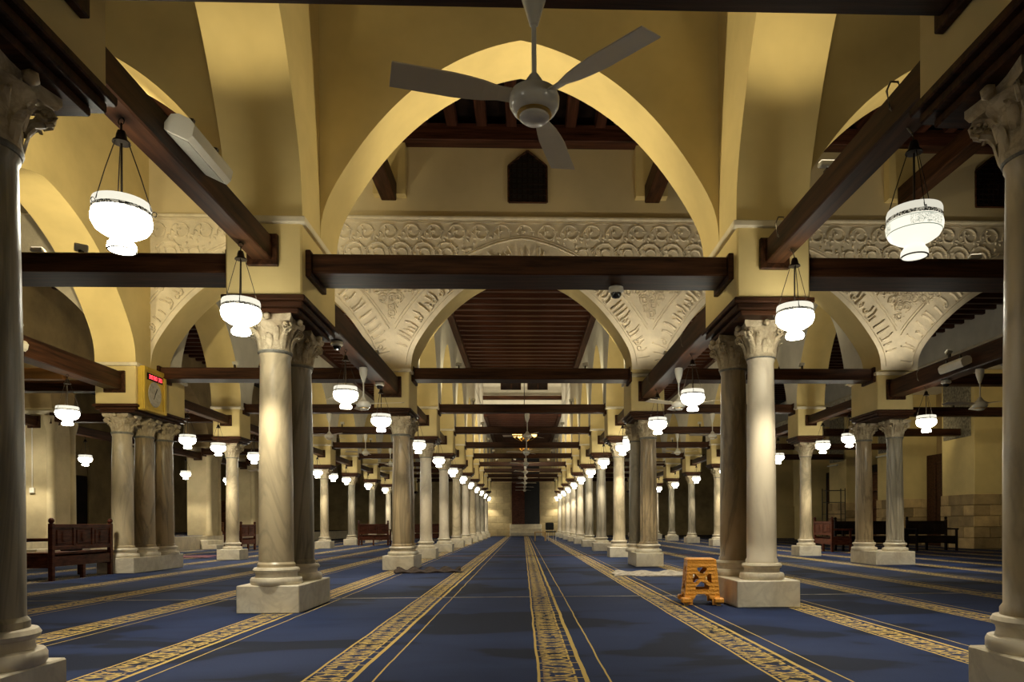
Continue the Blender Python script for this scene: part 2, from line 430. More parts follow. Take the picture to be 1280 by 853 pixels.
# upper plaster skin of the far transept wall, above the carved band
UP = 6.62
struct(place('wall_transept_upper', box_me('upper', plaster_buff, -12.6, 13.9, T2A - 0.03, T2A - 0.002, UP + .05, ZTR)))
struct(place('trim_3', box_me('cornice', ledge_m, -7.0, 13.9, T2A - 0.09, T2A, UP, UP + 0.05, 0.01)))

# ceilings
def ceiling(name, x0, x1, y0, y1, z, along='X', step=0.50, w_=0.15, h_=0.18, jm=wood_red):
    c = struct(place(name, box_me(name, wood_black, x0, x1, y0, y1, z, z + 0.08)))
    if along == 'X':
        me = box_me('joist', jm, -(x1 - x0) / 2, (x1 - x0) / 2, -w_ / 2, w_ / 2, -h_, 0, 0.012)
        n = int((y1 - y0) / step)
        for k in range(n):
            place('joist', me, c, ((x0 + x1) / 2, y0 + (k + .5) * (y1 - y0) / n, z))
    elif along == 'Y':
        me = box_me('joist', jm, -(y1 - y0) / 2, (y1 - y0) / 2, -w_ / 2, w_ / 2, -h_, 0, 0.012)
        n = int((x1 - x0) / step)
        for k in range(n):
            place('joist', me, c, (x0 + (k + .5) * (x1 - x0) / n, (y0 + y1) / 2, z), (0, 0, PI / 2))
    return c
SKY0, SKY1 = 28.0, 38.0
def wallplate(c, x, y0, y1, z):
    L = y1 - y0
    place('wall_plate', box_me('wall_plate', wood_red, -L / 2, L / 2, -.09, .09, -.30, 0, .01), c, (x, (y0 + y1) / 2, z), (0, 0, PI / 2))
ci = XI - HW
c = ceiling('ceiling_centre', -ci, ci, T2B, SKY0, ZCL); wallplate(c, -ci + .09, T2B, SKY0, ZCL); wallplate(c, ci - .09, T2B, SKY0, ZCL)
c = ceiling('ceiling_centre_far', -ci, ci, SKY1, YFAR, ZCL); wallplate(c, -ci + .09, SKY1, YFAR, ZCL); wallplate(c, ci - .09, SKY1, YFAR, ZCL)
for nm, x0, x1 in (('left', -XO + HW, -XI - HW), ('right', XI + HW, XO - HW)):
    c = ceiling('ceiling_aisle_' + nm, x0, x1, T2B, YFAR - 12, ZCL); wallplate(c, x0 + .09, T2B, YFAR - 12, ZCL); wallplate(c, x1 - .09, T2B, YFAR - 12, ZCL)
    struct(place('ceiling_aisle_%s_far' % nm, box_me('ceil', wood_black, x0, x1, YFAR - 12, YFAR, ZCL, ZCL + .08)))
ceiling('ceiling_outer_right', XO + HW, 15.43, T2B, 36, 7.35, step=0.5)
struct(place('ceiling_outer_right_far', box_me('ceil', wood_black, XO + HW, 15.43, 36, YFAR, 7.35, 7.43)))
ceiling('ceiling_outer_left', -XQ + .42, -XO - HW, T2B, 30, ZCL, step=0.5)
struct(place('ceiling_outer_left_far', box_me('ceil', wood_black, -XQ + .42, -XO - HW, 30, YFAR, ZCL, ZCL + .08)))
struct(place('ceiling_extension', box_me('ceil', wood_black, -20, -XQ - .5, -4, YFAR, 7.0, 7.1)))
ceiling('ceiling_transept', -12.6, 13.9, T1B, T2A, ZTR, 'Y', 0.55, 0.2, 0.22)
struct(place('ceiling_front', box_me('ceil', wood_black, -20, 15.43, -4, T1A, ZFR, ZFR + .1)))
# dark wooden wall plate under the transept ceiling
struct(place('trim_4', box_me('wall_plate', wood_red, -12.6, 13.9, T2A - 0.32, T2A - 0.031, ZTR - .47, ZTR - .16, .01)))
struct(place('trim_5', box_me('wall_plate', wood_red, -12.6, 13.9, T1B, T1B + 0.3, ZTR - .47, ZTR - .16, .01)))
# lantern (raised light well) over the central aisle
ln = struct(place('ceiling_lantern', box_me('lantern_roof', wood_red, -ci - .1, ci + .1, SKY0, SKY1, 9.4, 9.5)))
for x0, x1, y0, y1 in ((-ci - .1, ci + .1, SKY1, SKY1 + .12), (-ci - .1, ci + .1, SKY0 - .12, SKY0), (-ci - .15, -ci, SKY0, SKY1), (ci, ci + .15, SKY0, SKY1)):
    place('lantern_wall', box_me('lantern_wall', STUCCO_W, x0, x1, y0, y1, ZCL, 9.4), ln)
for k, x in enumerate((-0.62, 0.82)):
    o = struct(place('window_%d' % (4 + k), box_me('lantern_window', wood_black, x - .55, x + .55, SKY1 - .03, SKY1 - .002, 8.1, 8.9)))
    fm = bmesh.new()
    for a in (-.55, 0, .5): bx(fm, x + a, x + a + .05, SKY1 - .06, SKY1 - .03, 8.1, 8.9)
    place('window_frame', fin(fm, 'wf', wood), o)
struct(place('trim_6', box_me('lantern_beam', wood, -ci, ci, SKY1 - .5, SKY1 - .3, 7.5, 7.7)))

# pilasters on the far transept wall that carry the high braces
n = 7
for x in (-XO, -XI, XI, XO):
    struct(place('trim_%d' % n, box_me('pilaster', plaster, x - .30, x + .30, T2A - .22, T2A - .031, UP + .4, ZTR - .48))); n += 1
brace_me = box_me('brace', wood, -(T2A - .22 - T1B) / 2, (T2A - .22 - T1B) / 2, -.14, .14, 0, .34, .015)
for x, lb in ((-XO, 'above the outer left pier'), (-XI, 'left of the lattice window'), (XI, 'right of the lattice window'), (XO, 'above the outer right pier')):
    t = place('brace_beam', brace_me, None, (x, (T1B + T2A - .22) / 2, 6.88), (0, 0, PI / 2))
    tag(t, 'high dark wooden brace spanning the transept ' + lb, 'beam', 'high transept braces')

# ---------------------------------------------------------------- carved stucco relief
def ridge(bm, pts, y, wd=0.03, h=0.032):
    """raised ribbon on the plane Y=y (facing -Y); pts are (x, z)"""
    prev = None
    m = len(pts)
    for i, (x, z) in enumerate(pts):
        x0, z0 = pts[max(0, i - 1)]; x1, z1 = pts[min(m - 1, i + 1)]
        dx, dz = x1 - x0, z1 - z0; L = math.hypot(dx, dz) or 1
        nx, nz = -dz / L * wd / 2, dx / L * wd / 2
        cur = [bm.verts.new((x + nx, y, z + nz)), bm.verts.new((x + nx * .35, y - h, z + nz * .35)),
               bm.verts.new((x - nx * .35, y - h, z - nz * .35)), bm.verts.new((x - nx, y, z - nz))]
        if prev:
            for k in range(3): bm.faces.new((prev[k], cur[k], cur[k + 1], prev[k + 1]))
        prev = cur
def leaf(bm, x, z, a, s, y, h=0.04):
    ca, sa = math.cos(a), math.sin(a)
    L = [(0, 0, 0), (.35, .28, .3), (.8, .2, .4), (1.15, 0, 0), (.8, -.2, .4), (.35, -.28, .3)]
    vs_ = [bm.verts.new((x + s * (p * ca - q * sa), y, z + s * (p * sa + q * ca))) for p, q, _ in L]
    c_ = bm.verts.new((x + s * .6 * ca, y - h, z + s * .6 * sa))
    for i in range(6): bm.faces.new((vs_[i], vs_[(i + 1) % 6], c_))
def scroll(bm, cx, cz, r, hand, y, keep, wd=.03):
    pts = []
    for i in range(30):
        t = i / 29
        a = hand * (PI * 0.9 + t * 2.6 * PI)
        rr = r * (1.0 - .78 * t)
        pts.append((cx + rr * math.cos(a), cz + rr * math.sin(a)))
    run = []
    for p in pts:
        if keep(*p): run.append(p)
        else:
            if len(run) > 2: ridge(bm, run, y, wd)
            run = []
    if len(run) > 2: ridge(bm, run, y, wd)
    ring2 = [(cx + r * 1.13 * math.cos(q * .35), cz + r * 1.13 * math.sin(q * .35)) for q in range(13)]
    if all(keep(*p) for p in ring2): ridge(bm, ring2 if hand > 0 else [(2 * cx - x, z) for x, z in ring2], y, wd * .8)
    for k in range(11):
        a = hand * (k * 1.7 + .5); q_ = (.5, .5, .5, .5, 1.02, 1.02, 1.02, 1.2, 1.2, .15, 1.2)[k]
        lx, lz = cx + r * q_ * math.cos(a), cz + r * q_ * math.sin(a)
        if keep(lx, lz) and keep(lx + .4 * r * math.cos(a), lz + .4 * r * math.sin(a)): leaf(bm, lx, lz, a + .8 * hand, r * .42, y)
def glyph_band(bm, curve, y, width, rnd, keep):
    """angular script-like relief running between two border lines along curve [(x,z,nx,nz)]"""
    acc = 0; nxt = 0.05
    for (a, b) in zip(curve, curve[1:]):
        acc += math.hypot(b[0] - a[0], b[1] - a[1])
        if acc < nxt: continue
        nxt = acc + rnd.choice((.06, .08, .10))
        x, z, nx, nz = b; tx, tz = nz, -nx
        hh = width * rnd.choice((.55, .9, .9, .7)); 
        P = lambda u, v: (x + nx * v + tx * u, z + nz * v + tz * u)
        if not (keep(*P(0, hh)) and keep(*P(0, 0))): continue
        kind = rnd.random()
        if kind < .4: ridge(bm, [P(0, 0), P(.008, hh * .5), P(0, hh)], y, .034, .045)
        elif kind < .7: ridge(bm, [P(-.03, 0), P(.03, .0), P(.03, hh * .6), P(-.01, hh)], y, .034, .045)
        else:
            ridge(bm, [P(-.035 + .035 * math.cos(q) , .06 + .04 * math.sin(q)) for q in [k * .8 for k in range(9)]], y, .028, .04)
            ridge(bm, [P(.0, .02), P(.03, hh * .5), P(.0, hh * .95)], y, .03, .04)
rnd = random.Random(3)
YS = T2A - 0.001
arcs = [((a + b) / 2, (b - a) / 2, r) for a, b, r in sx2]
def dist_arch(x, z):
    """rough distance outside the nearest arch opening (negative inside)"""
    best = 9
    for c_, a_, r_ in arcs:
        u = abs(x - c_)
        if u < a_ + 1.2:
            # radial measure
            rr = math.hypot(u / a_, max(0, z - SPR) / r_)
            d = (rr - 1) * a_ + 0.13 * min(u / a_, 1) * (1 - min(u / a_, 1) ** 12) * a_ * .9
            best = min(best, d)
    return best
bm = bmesh.new()
for c_, a_, r_ in arcs[1:]:
    pts = arch_pts(c_, a_, r_, 40)
    cur = []
    for i in range(1, len(pts) - 1):
        dx, dz = pts[i + 1][0] - pts[i - 1][0], pts[i + 1][1] - pts[i - 1][1]; L = math.hypot(dx, dz)
        cur.append((pts[i][0], pts[i][1], -dz / L, dx / L))
    mid = [(c_ - XI - 0 if False else None)]
    lim0, lim1 = c_ - a_ - HW + .02, c_ + a_ + HW - .02
    for off, wd, h in ((.10, .022, .02), (.50, .028, .03), (.55, .016, .02)):
        line_ = []
        for x, z, nx, nz in cur:
            px, pz = x + nx * off, z + nz * off
            if lim0 < px < lim1 and pz < UP - .02: line_.append((px, pz))
        if len(line_) > 2: ridge(bm, line_, YS, wd, h)
    keepb = lambda x, z: lim0 < x < lim1 and z < UP - .03
    glyph_band(bm, [(x + nx * .14, z + nz * .14, nx, nz) for x, z, nx, nz in cur], YS, .30, rnd, keepb)
def keep_sp(x, z):
    return z < UP - .035 and dist_arch(x, z) > .60 and -6.92 < x < 13.2
# frieze scrolls and spandrel scrolls
xx = -6.8; k = 0
while xx < 13:
    for zz, rr in ((UP - .25, .2), (UP - .64, .19), (UP - 1.02, .185)):
        scroll(bm, xx + (.21 if zz < UP - .5 and zz > UP - .8 else 0), zz, rr, 1 if (k % 2) else -1, YS, keep_sp)
        k += 1
    xx += .43; k += 1
def keep_fill(x, z): return z < UP - .95 and dist_arch(x, z) > .50 and -6.92 < x < 13.2
gx = -6.8
while gx < 13:
    gz = SPR + .3
    while gz < UP - .9:
        px, pz = gx + rnd.uniform(-.03, .03), gz + rnd.uniform(-.03, .03)
        if keep_fill(px, pz) and keep_fill(px + .05, pz) and keep_fill(px - .05, pz):
            scroll(bm, px, pz, .075, rnd.choice((-1, 1)), YS, keep_fill, .024)
        gz += .15
    gx += .15
for zz in (UP - .02, UP - .045):
    ridge(bm, [(-6.9, zz), (0, zz), (13.2, zz)], YS, .014, .016)
o = struct(place('trim_11', fin(bm, 'stucco_relief', stucco)))
o['kind'] = 'stuff'; o['label'] = 'carved stucco scrolls and script bands on the far transept wall'; o['category'] = 'stucco relief'; o.name = 'stucco_relief'

# ---------------------------------------------------------------- piers (the masonry blocks over the columns)
def impost_me(name, hx, hy):
    bm = bmesh.new()
    for ex, z0, z1 in ((.035, 3.00, 3.05), (.0, 2.945, 3.00), (-.05, 2.90, 2.945)):
        bx(bm, -hx - ex, hx + ex, -hy - ex, hy + ex, z0, z1, .008)
    return fin(bm, name, wood)
PIER = {}
def pier(x, y, hd, hx=HW, mat=plaster, impost=True):
    key = (round(hd, 2), round(hx, 2), mat.name)
    if key not in PIER:
        PIER[key] = (box_me('pier', mat, -hx, hx, -hd, hd, 3.05, SPR, .015), impost_me('impost', hx, hd),
                     box_me('ledge', ledge_m, -hx - .045, hx + .045, -hd - .045, hd + .045, SPR - .07, SPR - .005, .01))
    a, b, c_ = PIER[key]
    o = struct(place('pier', a, None, (x, y, 0)))
    place('impost', b, o); place('ledge', c_, o)
    return o
# ---------------------------------------------------------------- columns
def acanthus(s=1.0):
    bm = bmesh.new()
    prof = [(0.0, 0.0, .055), (.012, .05, .068), (.022, .09, .066), (.045, .125, .05), (.066, .135, .028), (.072, .12, .01)]
    prev = None
    for d, z, wd in prof:
        cur = [bm.verts.new((d - .006, -wd / 2 * s, z)), bm.verts.new((d + .008, -wd / 4 * s, z)), bm.verts.new((d + .002, 0, z)),
               bm.verts.new((d + .008, wd / 4 * s, z)), bm.verts.new((d - .006, wd / 2 * s, z))]
        if prev:
            for i in range(4): bm.faces.new((prev[i], prev[i + 1], cur[i + 1], cur[i]))
        prev = cur
    return fin(bm, 'acanthus_leaf', cap_m, 60)
leaf_me = acanthus(); leaf_me_s = acanthus(.85)
def capital_me(leaves):
    bm = bmesh.new()
    lathe(bm, [(.155, 0), (.165, .02), (.16, .05), (.165, .16), (.185, .24), (.215, .285)], 20)
    # abacus with hollow sides
    n = 6; ring = []
    for s in range(4):
        for i in range(n):
            t = i / n; a0 = PI / 4 + s * PI / 2
            x0, y0 = .315 * math.cos(a0), .315 * math.sin(a0); x1, y1 = .315 * math.cos(a0 + PI / 2), .315 * math.sin(a0 + PI / 2)
            q = 1 - .16 * math.sin(PI * t)
            ring.append(((x0 + (x1 - x0) * t) * q, (y0 + (y1 - y0) * t) * q))
    A = [bm.verts.new((x * .93, y * .93, .285)) for x, y in ring]; B = [bm.verts.new((x, y, .315)) for x, y in ring]; C_ = [bm.verts.new((x, y, .35)) for x, y in ring]
    m = len(ring)
    for P, Q in ((A, B), (B, C_)):
        for i in range(m): bm.faces.new((P[i], P[(i + 1) % m], Q[(i + 1) % m], Q[i]))
    bm.faces.new(A[::-1]); bm.faces.new(C_)
    # corner volutes: coiled ridges under each abacus corner
    for s in range(4):
        a = PI / 4 + s * PI / 2; ca, sa = math.cos(a), math.sin(a)
        for side in (-1, 1):
            pts = []
            for i in range(14):
                t = i / 13; th = -PI / 2 + t * 3.4 * PI; rr = .046 * (1 - .75 * t)
                u = .242 + rr * math.cos(th); z = .235 + rr * math.sin(th)
                o_ = side * .022
                pts.append((u * ca - o_ * sa, u * sa + o_ * ca, z))
            tube(bm, pts, .012, 5)
        tube(bm, [(.16 * ca, .16 * sa, .12), (.19 * ca, .19 * sa, .18), (.235 * ca, .235 * sa, .2), (.27 * ca, .27 * sa, .24)], .024, 6)
        b_ = s * PI / 2; cb, sb = math.cos(b_), math.sin(b_)
        bmesh.ops.create_icosphere(bm, subdivisions=1, radius=.04, matrix=Matrix.Translation((.235 * cb, .235 * sb, .315)))
    if leaves:
        for k in range(8):
            for tier, (r0, z0, sc, off) in enumerate(((.158, .03, 1, 0), (.162, .11, .9, PI / 8))):
                a = k * PI / 4 + off
                tmp = leaf_me.copy() if False else None
                M = Matrix.Translation((0, 0, z0)) @ Matrix.Rotation(a, 4, 'Z') @ Matrix.Translation((r0, 0, 0)) @ Matrix.Scale(sc, 4)
                vv = [bm.verts.new(M @ v.co) for v in leaf_me.vertices]
                for p in leaf_me.polygons: bm.faces.new([vv[i] for i in p.vertices])
    return fin(bm, 'capital', cap_m, 45)
cap_near, cap_far = capital_me(False), capital_me(True)
base_me = lathe_me('base', plinth_m, [(.235, 0), (.245, .015), (.245, .05), (.235, .068), (.20, .075), (.195, .10), (.20, .118), (.215, .125), (.222, .145), (.21, .165), (.18, .17)], 28)
collar_me = lathe_me('collar', ring_m, [(.15, 0), (.168, .008), (.175, .025), (.168, .045), (.152, .05)], 24)
SHAFT = {}
def shaft_me(kind, r, flute=None):
    key = (kind, r, flute)
    if key not in SHAFT:
        prof = [(r * 1.09, 0), (r * 1.09, .03), (r * 1.0, .05)]
        for k in range(1, 12):
            t = k / 11; prof.append((r * (1 - .13 * t + .03 * math.sin(PI * t)), .05 + t * 2.0))
        prof += [(r * .93, 2.07), (r * .93, 2.10)]
        fl = dict(flute=14, fd=.016, twist=(0.9 if flute == 'twist' else 0), zr=(.08, 2.03)) if flute else {}
        SHAFT[key] = lathe_me('shaft', SH[kind], prof, 84 if flute else 28, 35, **fl)
    return SHAFT[key]
COLNAME = {'cream': 'cream marble', 'grey': 'streaked grey marble', 'white': 'white marble', 'brown': 'brown veined marble'}
def column(x, y, label, kind='cream', r=.165, pz=.28, near=False, flute=None, lean=0.0, group='columns of the arcades'):
    t = thing('column', label, 'column', (x, y, pz), random.uniform(-.06, .06), group)
    hs = (2.55 - pz - .17) / 2.10
    place('base', base_me, t, (0, 0, 0), (0, 0, 0), (r / .165, r / .165, 1))
    place('shaft', shaft_me(kind, r, flute), t, (0, 0, .17), (0, 0, 0), (1, 1, hs))
    q = r / .165
    place('collar', collar_me, t, (0, 0, 2.53 - pz), (0, 0, 0), (q * .95, q * .95, 1))
    c_ = place('capital', cap_near if near else cap_far, t, (0, 0, 2.55 - pz), (0, 0, 0), (q ** .3, q ** .3, 1))
    if near:
        for k in range(8):
            for r0, z0, sc, off in ((.158, .03, 1, 0), (.162, .11, .9, PI / 8)):
                a = k * PI / 4 + off
                place('acanthus_leaf', leaf_me, c_, (r0 * math.cos(a), r0 * math.sin(a), z0), (0, 0, a), (sc, sc, sc))
    return t
PL = {}
def plinth(x0, x1, y0, y1, h, label):
    k = (round(x1 - x0, 2), round(y1 - y0, 2), h)
    if k not in PL: PL[k] = box_me('plinth', plinth_m, -(x1 - x0) / 2, (x1 - x0) / 2, -(y1 - y0) / 2, (y1 - y0) / 2, 0, h, .008)
    return tag(place('plinth', PL[k], None, ((x0 + x1) / 2, (y0 + y1) / 2, 0)), label, 'plinth', 'marble plinths under the columns')
ARC = {-2: 'outer left arcade', -1: 'arcade left of the central aisle', 1: 'arcade right of the central aisle', 2: 'outer right arcade'}
def double(s, row, xc, ys, kinds, pl, ph=.28, near=False, flutes=(None, None), rs=(.165, .165), hx=None):
    where = {(-1, 0): 'nearest the camera on the left', (1, 0): 'nearest the camera on the right', (-1, 1): 'left of the big arch', (1, 1): 'right of the big arch, by the orange stool',
             (-1, 2): 'left of the aisle beyond the transept', (1, 2): 'right of the aisle beyond the transept', (-2, 2): 'below the gilded clock', (2, 2): 'in front of the right-hand benches'}[(s, row)]
    plinth(*pl, ph, 'marble plinth of the pier ' + where)
    for k, y in enumerate(ys):
        nm = ['front', 'rear', 'hindmost'][k]
        column(xc[k], y, '%s%s column, %s one, %s' % ('fluted ' if flutes[k] else '', COLNAME[kinds[k]], nm, where), kinds[k], rs[k], ph, near, flutes[k])

# row 0, row 1
for s in (-1, 1):
    pier(s * XI, ROWS[0], .60); pier(s * XI, ROWS[1] - .02, .60)
double(-1, 0, (-2.45, -2.43), (2.66, 3.24), ('grey', 'grey'), (-2.77, -2.20, 2.38, 3.47), .22, True, rs=(.165, .165))
double(1, 0, (2.45, 2.42), (2.64, 3.22), ('cream', 'cream'), (2.20, 2.76, 2.38, 3.42), .24, True, rs=(.15, .15))
double(-1, 1, (-2.45, -2.43), (7.08, 7.70), ('cream', 'grey'), (-2.76, -2.16, 6.86, 7.95), .27, True)
double(1, 1, (2.47, 2.36), (7.22, 7.80), ('white', 'brown'), (2.14, 2.78, 6.98, 8.05), .27, True, rs=(.15, .155))
# row 2
pier(-XI, 13.84, .50, .33); pier(XI, 14.25, .50, .33)
double(-1, 2, (-2.32, -2.33), (13.56, 14.10), ('brown', 'brown'), (-2.64, -2.05, 13.28, 14.28), .27, False, rs=(.18, .17))
double(1, 2, (2.52, 2.38), (14.06, 14.62), ('brown', 'grey'), (2.22, 2.76, 13.76, 14.88), .27, False, flutes=('straight', None), rs=(.175, .17))
pier(-XO, 13.8, .92); pier(XO, 14.1, .55)
plinth(-7.66, -7.0, 12.9, 14.75, .28, 'long marble plinth of the pier below the gilded clock')
for k, (y, kd, nm) in enumerate(((13.2, 'cream', 'front'), (13.82, 'brown', 'middle'), (14.42, 'brown', 'hindmost'))):
    column(-7.36 + .07 * k, y, '%s column, %s of three on the plinth below the gilded clock' % (COLNAME[kd], nm), kd, .185)
plinth(6.98, 7.78, 13.72, 14.8, .27, 'wide marble plinth of the outer right pier, in front of the benches')
column(7.14, 14.52, 'brown veined marble column, plain left one of the pair before the right-hand benches', 'brown', .17, .27)
column(7.52, 14.0, 'fluted grey marble column, right one of the pair before the right-hand benches', 'grey', .165, .27, False, 'straight')
# rows 3..10: single columns
KI = ['white', 'grey', 'white', 'cream', 'white', 'cream', 'grey', 'white']
for s, xr in ((-1, XI), (1, XI), (-2, XO), (2, XO)):
    sg = -1 if s < 0 else 1
    for i in range(3, 11):
        x, y = sg * xr, ROWS[i]
        kd = KI[(i * 3 + s * 2) % 8]
        if s == 1 and i in (3,): kd = 'cream'
        if s == 1 and i == 4: kd = 'grey'
        fl = 'twist' if (s == 2 and i == 3) else None
        pier(x, y, .34, .33)
        ph = .26
        plinth(x - .28, x + .28, y - .28, y + .28, ph, 'marble plinth, %s from the camera in the %s' % (ORD(i + 1), ARC[s]))
        column(x, y, '%s%s column, %s from the camera in the %s' % ('spiral fluted ' if fl else '', COLNAME[kd], ORD(i + 1), ARC[s]), kd, .155, ph, False, fl)

# old qibla-wall piers on the platform, at the far left
qp = []
for i, y in enumerate(QR[3:9]):
    bm = bmesh.new(); bx(bm, -.42, .42, -.42, .42, .48, SPR + .01, .01)
    o = struct(place('pier', fin(bm, 'qibla_pier', plaster_ochre), None, (-XQ, y, 0)))
    place('ledge', box_me('ledge', ledge_m, -.46, .46, -.46, .46, SPR - .16, SPR - .06, .01), o)
    for dx, dy in ((.38, -.38), (.38, .38)):
        place('engaged_column', lathe_me('engaged', plaster_ochre, [(.15, .48), (.15, .6), (.11, .65), (.10, 3.2), (.16, 3.45), (.17, 3.6)], 14), o, (dx, dy, 0))

# ---------------------------------------------------------------- tie beams
BM_ = {}
def tie(cx, cy, L, wd, z0, z1, along, label, group, plates=(True, True), pw=.05):
    k = (round(L, 3), wd, round(z1 - z0, 3))
    h = z1 - z0
    if k not in BM_:
        bm = bmesh.new(); bx(bm, -L / 2 + .045, L / 2 - .045, -wd / 2, wd / 2, 0, h, .012)
        BM_[k] = (fin(bm, 'tie_timber', wood), box_me('end_plate', wood, -.025, .025, -wd / 2 - pw, wd / 2 + pw, -pw, h + pw * .4, .006))
    t = thing('tie_beam', label, 'beam', (cx, cy, z0), 0 if along == 'X' else PI / 2, group)
    place('timber', BM_[k][0], t)
    for sgn, on in zip((-1, 1), plates):
        if on: place('end_plate', BM_[k][1], t, (sgn * (L / 2 - .025), 0, 0))
    return t
AIS = [(-XO, -XI, 'left aisle'), (-XI, XI, 'central aisle'), (XI, XO, 'right aisle')]
for i, y in enumerate(ROWS):
    for a, b, nm in AIS:
        hx = HW if i < 2 else .33
        xa, xb = a + (HW if (abs(a) > 3 and i < 3) else hx), b - (HW if (abs(b) > 3 and i < 3) else hx)
        L = xb - xa
        lab = 'dark wooden tie beam across the %s, %s from the camera' % (nm, ORD(i + 1) if nm == 'central aisle' else ORD(i))if i or nm == 'central aisle' else ''
        if i == 0:
            if nm == 'central aisle': tie(0, 3.15, L, .46, 3.32, 3.51, 'X', lab, 'tie beams across the aisles')
        elif i == 1: tie((xa + xb) / 2, 7.19, L, .46, 3.32, 3.51, 'X', lab, 'tie beams across the aisles')
        elif i == 2: tie((xa + xb) / 2, 13.85, L, .40, 3.66, 3.88, 'X', lab, 'tie beams across the aisles')
        else: tie((xa + xb) / 2, y, L, .26, 3.68, 3.89, 'X', lab, 'tie beams across the aisles')
    if i == 1:
        tie((XO + HW + 13.5) / 2, 7.19, 13.5 - XO - HW, .46, 3.32, 3.51, 'X', 'dark wooden tie beam from the outer right arcade to the court wall, nearest', 'tie beams across the aisles', (True, False))
    if i >= 2 and i < 7:
        tie((XO + .36 + 13.97) / 2, y, 13.97 - XO - .36, .26, 3.6, 3.82, 'X', 'dark wooden tie beam of the court-side aisle, %s beyond the transept' % ORD(i - 1), 'tie beams across the aisles', (True, False))
        tie((-XQ + .42 - XO - .36) / 2, y, XQ - .42 - XO - .36, .24, 3.45, 3.66, 'X', 'dark wooden tie beam of the outer left aisle, %s beyond the transept' % ORD(i - 1), 'tie beams across the aisles')
def row_y(x, i):
    if i == 2: return (13.34, 14.34) if x == -XI else ((13.75, 14.75) if x == XI else ((12.88, 14.72) if x < 0 else (13.55, 14.65)))
    if i < 2: c0 = ROWS[i] - (.02 if i == 1 else 0); return (c0 - .6, c0 + .6)
    return (ROWS[i] - .34, ROWS[i] + .34)
for s, x in ((-1, -XI), (1, XI), (-2, -XO), (2, XO)):
    for i in range(1 if abs(s) == 2 else 0, 10):
        y0, y1 = row_y(x, i)[1], row_y(x, i + 1)[0]
        if i == 0: d = (.19, 3.37, 3.60)
        elif i == 1: d = (.27, 3.30, 3.62)
        else: d = (.18, 3.36, 3.56)
        tie(x, (y0 + y1) / 2, y1 - y0, d[0], d[1], d[2], 'Y', 'lengthwise dark tie beam, %s, %s bay from the camera' % (ARC[s], ORD(i + 1)), 'tie beams along the arcades')
for s, x in ((-1, -XI), (1, XI)):
    tie(x, (ROWS[10] + .34 + YFAR) / 2, YFAR - ROWS[10] - .34, .18, 3.36, 3.56, 'Y', 'lengthwise dark tie beam, %s, running into the far wall' % ARC[s], 'tie beams along the arcades', (True, False))
for i in (3, 4, 5, 6, 7):
    tie(-XQ, (QR[i] + QR[i + 1]) / 2, QR[i + 1] - QR[i] - .84, .2, 3.35, 3.58, 'Y', 'dark tie beam lengthwise between the platform piers at far left, %s from the camera' % ORD(i - 2), 'tie beams along the arcades')
t = tie(-9.6, 12.6, 3.2, .16, 3.42, 3.62, 'X', 'orange-brown timber crossbar behind the lamp at the far left', None, (False, False))
for ch in t.children: ch.data = box_me('timber', plain('orange brown wood', (0.22, 0.10, 0.03), .5, var=.3, stretch=(.3, 5, 5)), -1.6, 1.6, -.08, .08, 0, .2, .01)

# ---------------------------------------------------------------- pendant lamps
GP = [(.066, .0), (.088, .004), (.095, .02), (.092, .045), (.074, .07), (.068, .085), (.085, .10), (.13, .122), (.170, .15), (.192, .19), (.197, .225), (.190, .262), (.183, .268)]
bm = bmesh.new(); lathe(bm, GP, 28, caps=False); bowl_me = fin(bm, 'glass_bowl', glass_lit, 50)
bm = bmesh.new(); lathe(bm, [(.183, .292), (.190, .298), (.190, .33), (.184, .35), (.176, .35), (.17, .29)], 28, caps=False); rim_me = fin(bm, 'glass_rim', glass_lit, 50)
bowl_dim, rim_dim = bowl_me.copy(), rim_me.copy()
for q_ in (bowl_dim, rim_dim): q_.materials[0] = glass_dim
bm = bmesh.new(); lathe(bm, [(.186, .266), (.191, .27), (.191, .29), (.186, .294)], 28, caps=False); band_me = fin(bm, 'band', band_m, 50)
bm = bmesh.new()
for k in range(28):
    a = 2 * PI * k / 28
tube(bm, [(.09 * math.cos(2 * PI * k / 24), .09 * math.sin(2 * PI * k / 24), .004) for k in range(25)], .006, 5); mouth_me = fin(bm, 'mouth_ring', iron, 60)
bm = bmesh.new(); lathe(bm, [(.006, .745), (.022, .74), (.030, .715), (.034, .69), (.05, .675), (.052, .665), (.02, .664)], 16); capm = fin(bm, 'cap', iron, 40)
bm = bmesh.new(); tube(bm, [(0, 0, .24), (0, 0, .50), (0, 0, .68)], .007, 6); rod_me = fin(bm, 'rod', iron, 60)
bm = bmesh.new()
tube(bm, [(.04, 0, .67), (.11, 0, .46), (.17, 0, .255)], .0035, 4)
tube(bm, [(.17 + .016 + .014 * math.cos(k * PI / 4), 0, .238 + .016 * math.sin(k * PI / 4)) for k in range(9)], .003, 4)
chain_me = fin(bm, 'chain', iron, 60)
bm = bmesh.new(); tube(bm, [(0, 0, .745), (.01, 0, .79), (.06, 0, .85), (.155, 0, .95), (.175, 0, 1.06), (.15, 0, 1.12), (.10, 0, 1.12), (.085, 0, 1.07)], .007, 6)
hook_me = fin(bm, 'hook', plain('grey conduit', (.16, .13, .09), .45, .4), 60)
bm = bmesh.new(); tube(bm, [(0, 0, .74), (0, 0, .79)], .006, 6); tube(bm, [(.022 * math.cos(k * PI / 4), 0, .80 + .022 * math.sin(k * PI / 4)) for k in range(9)], .004, 4)
link_me = fin(bm, 'hanger', iron, 60)
LIGHT = bpy.data.lights.new('lamp_mouth_light', 'SPOT')
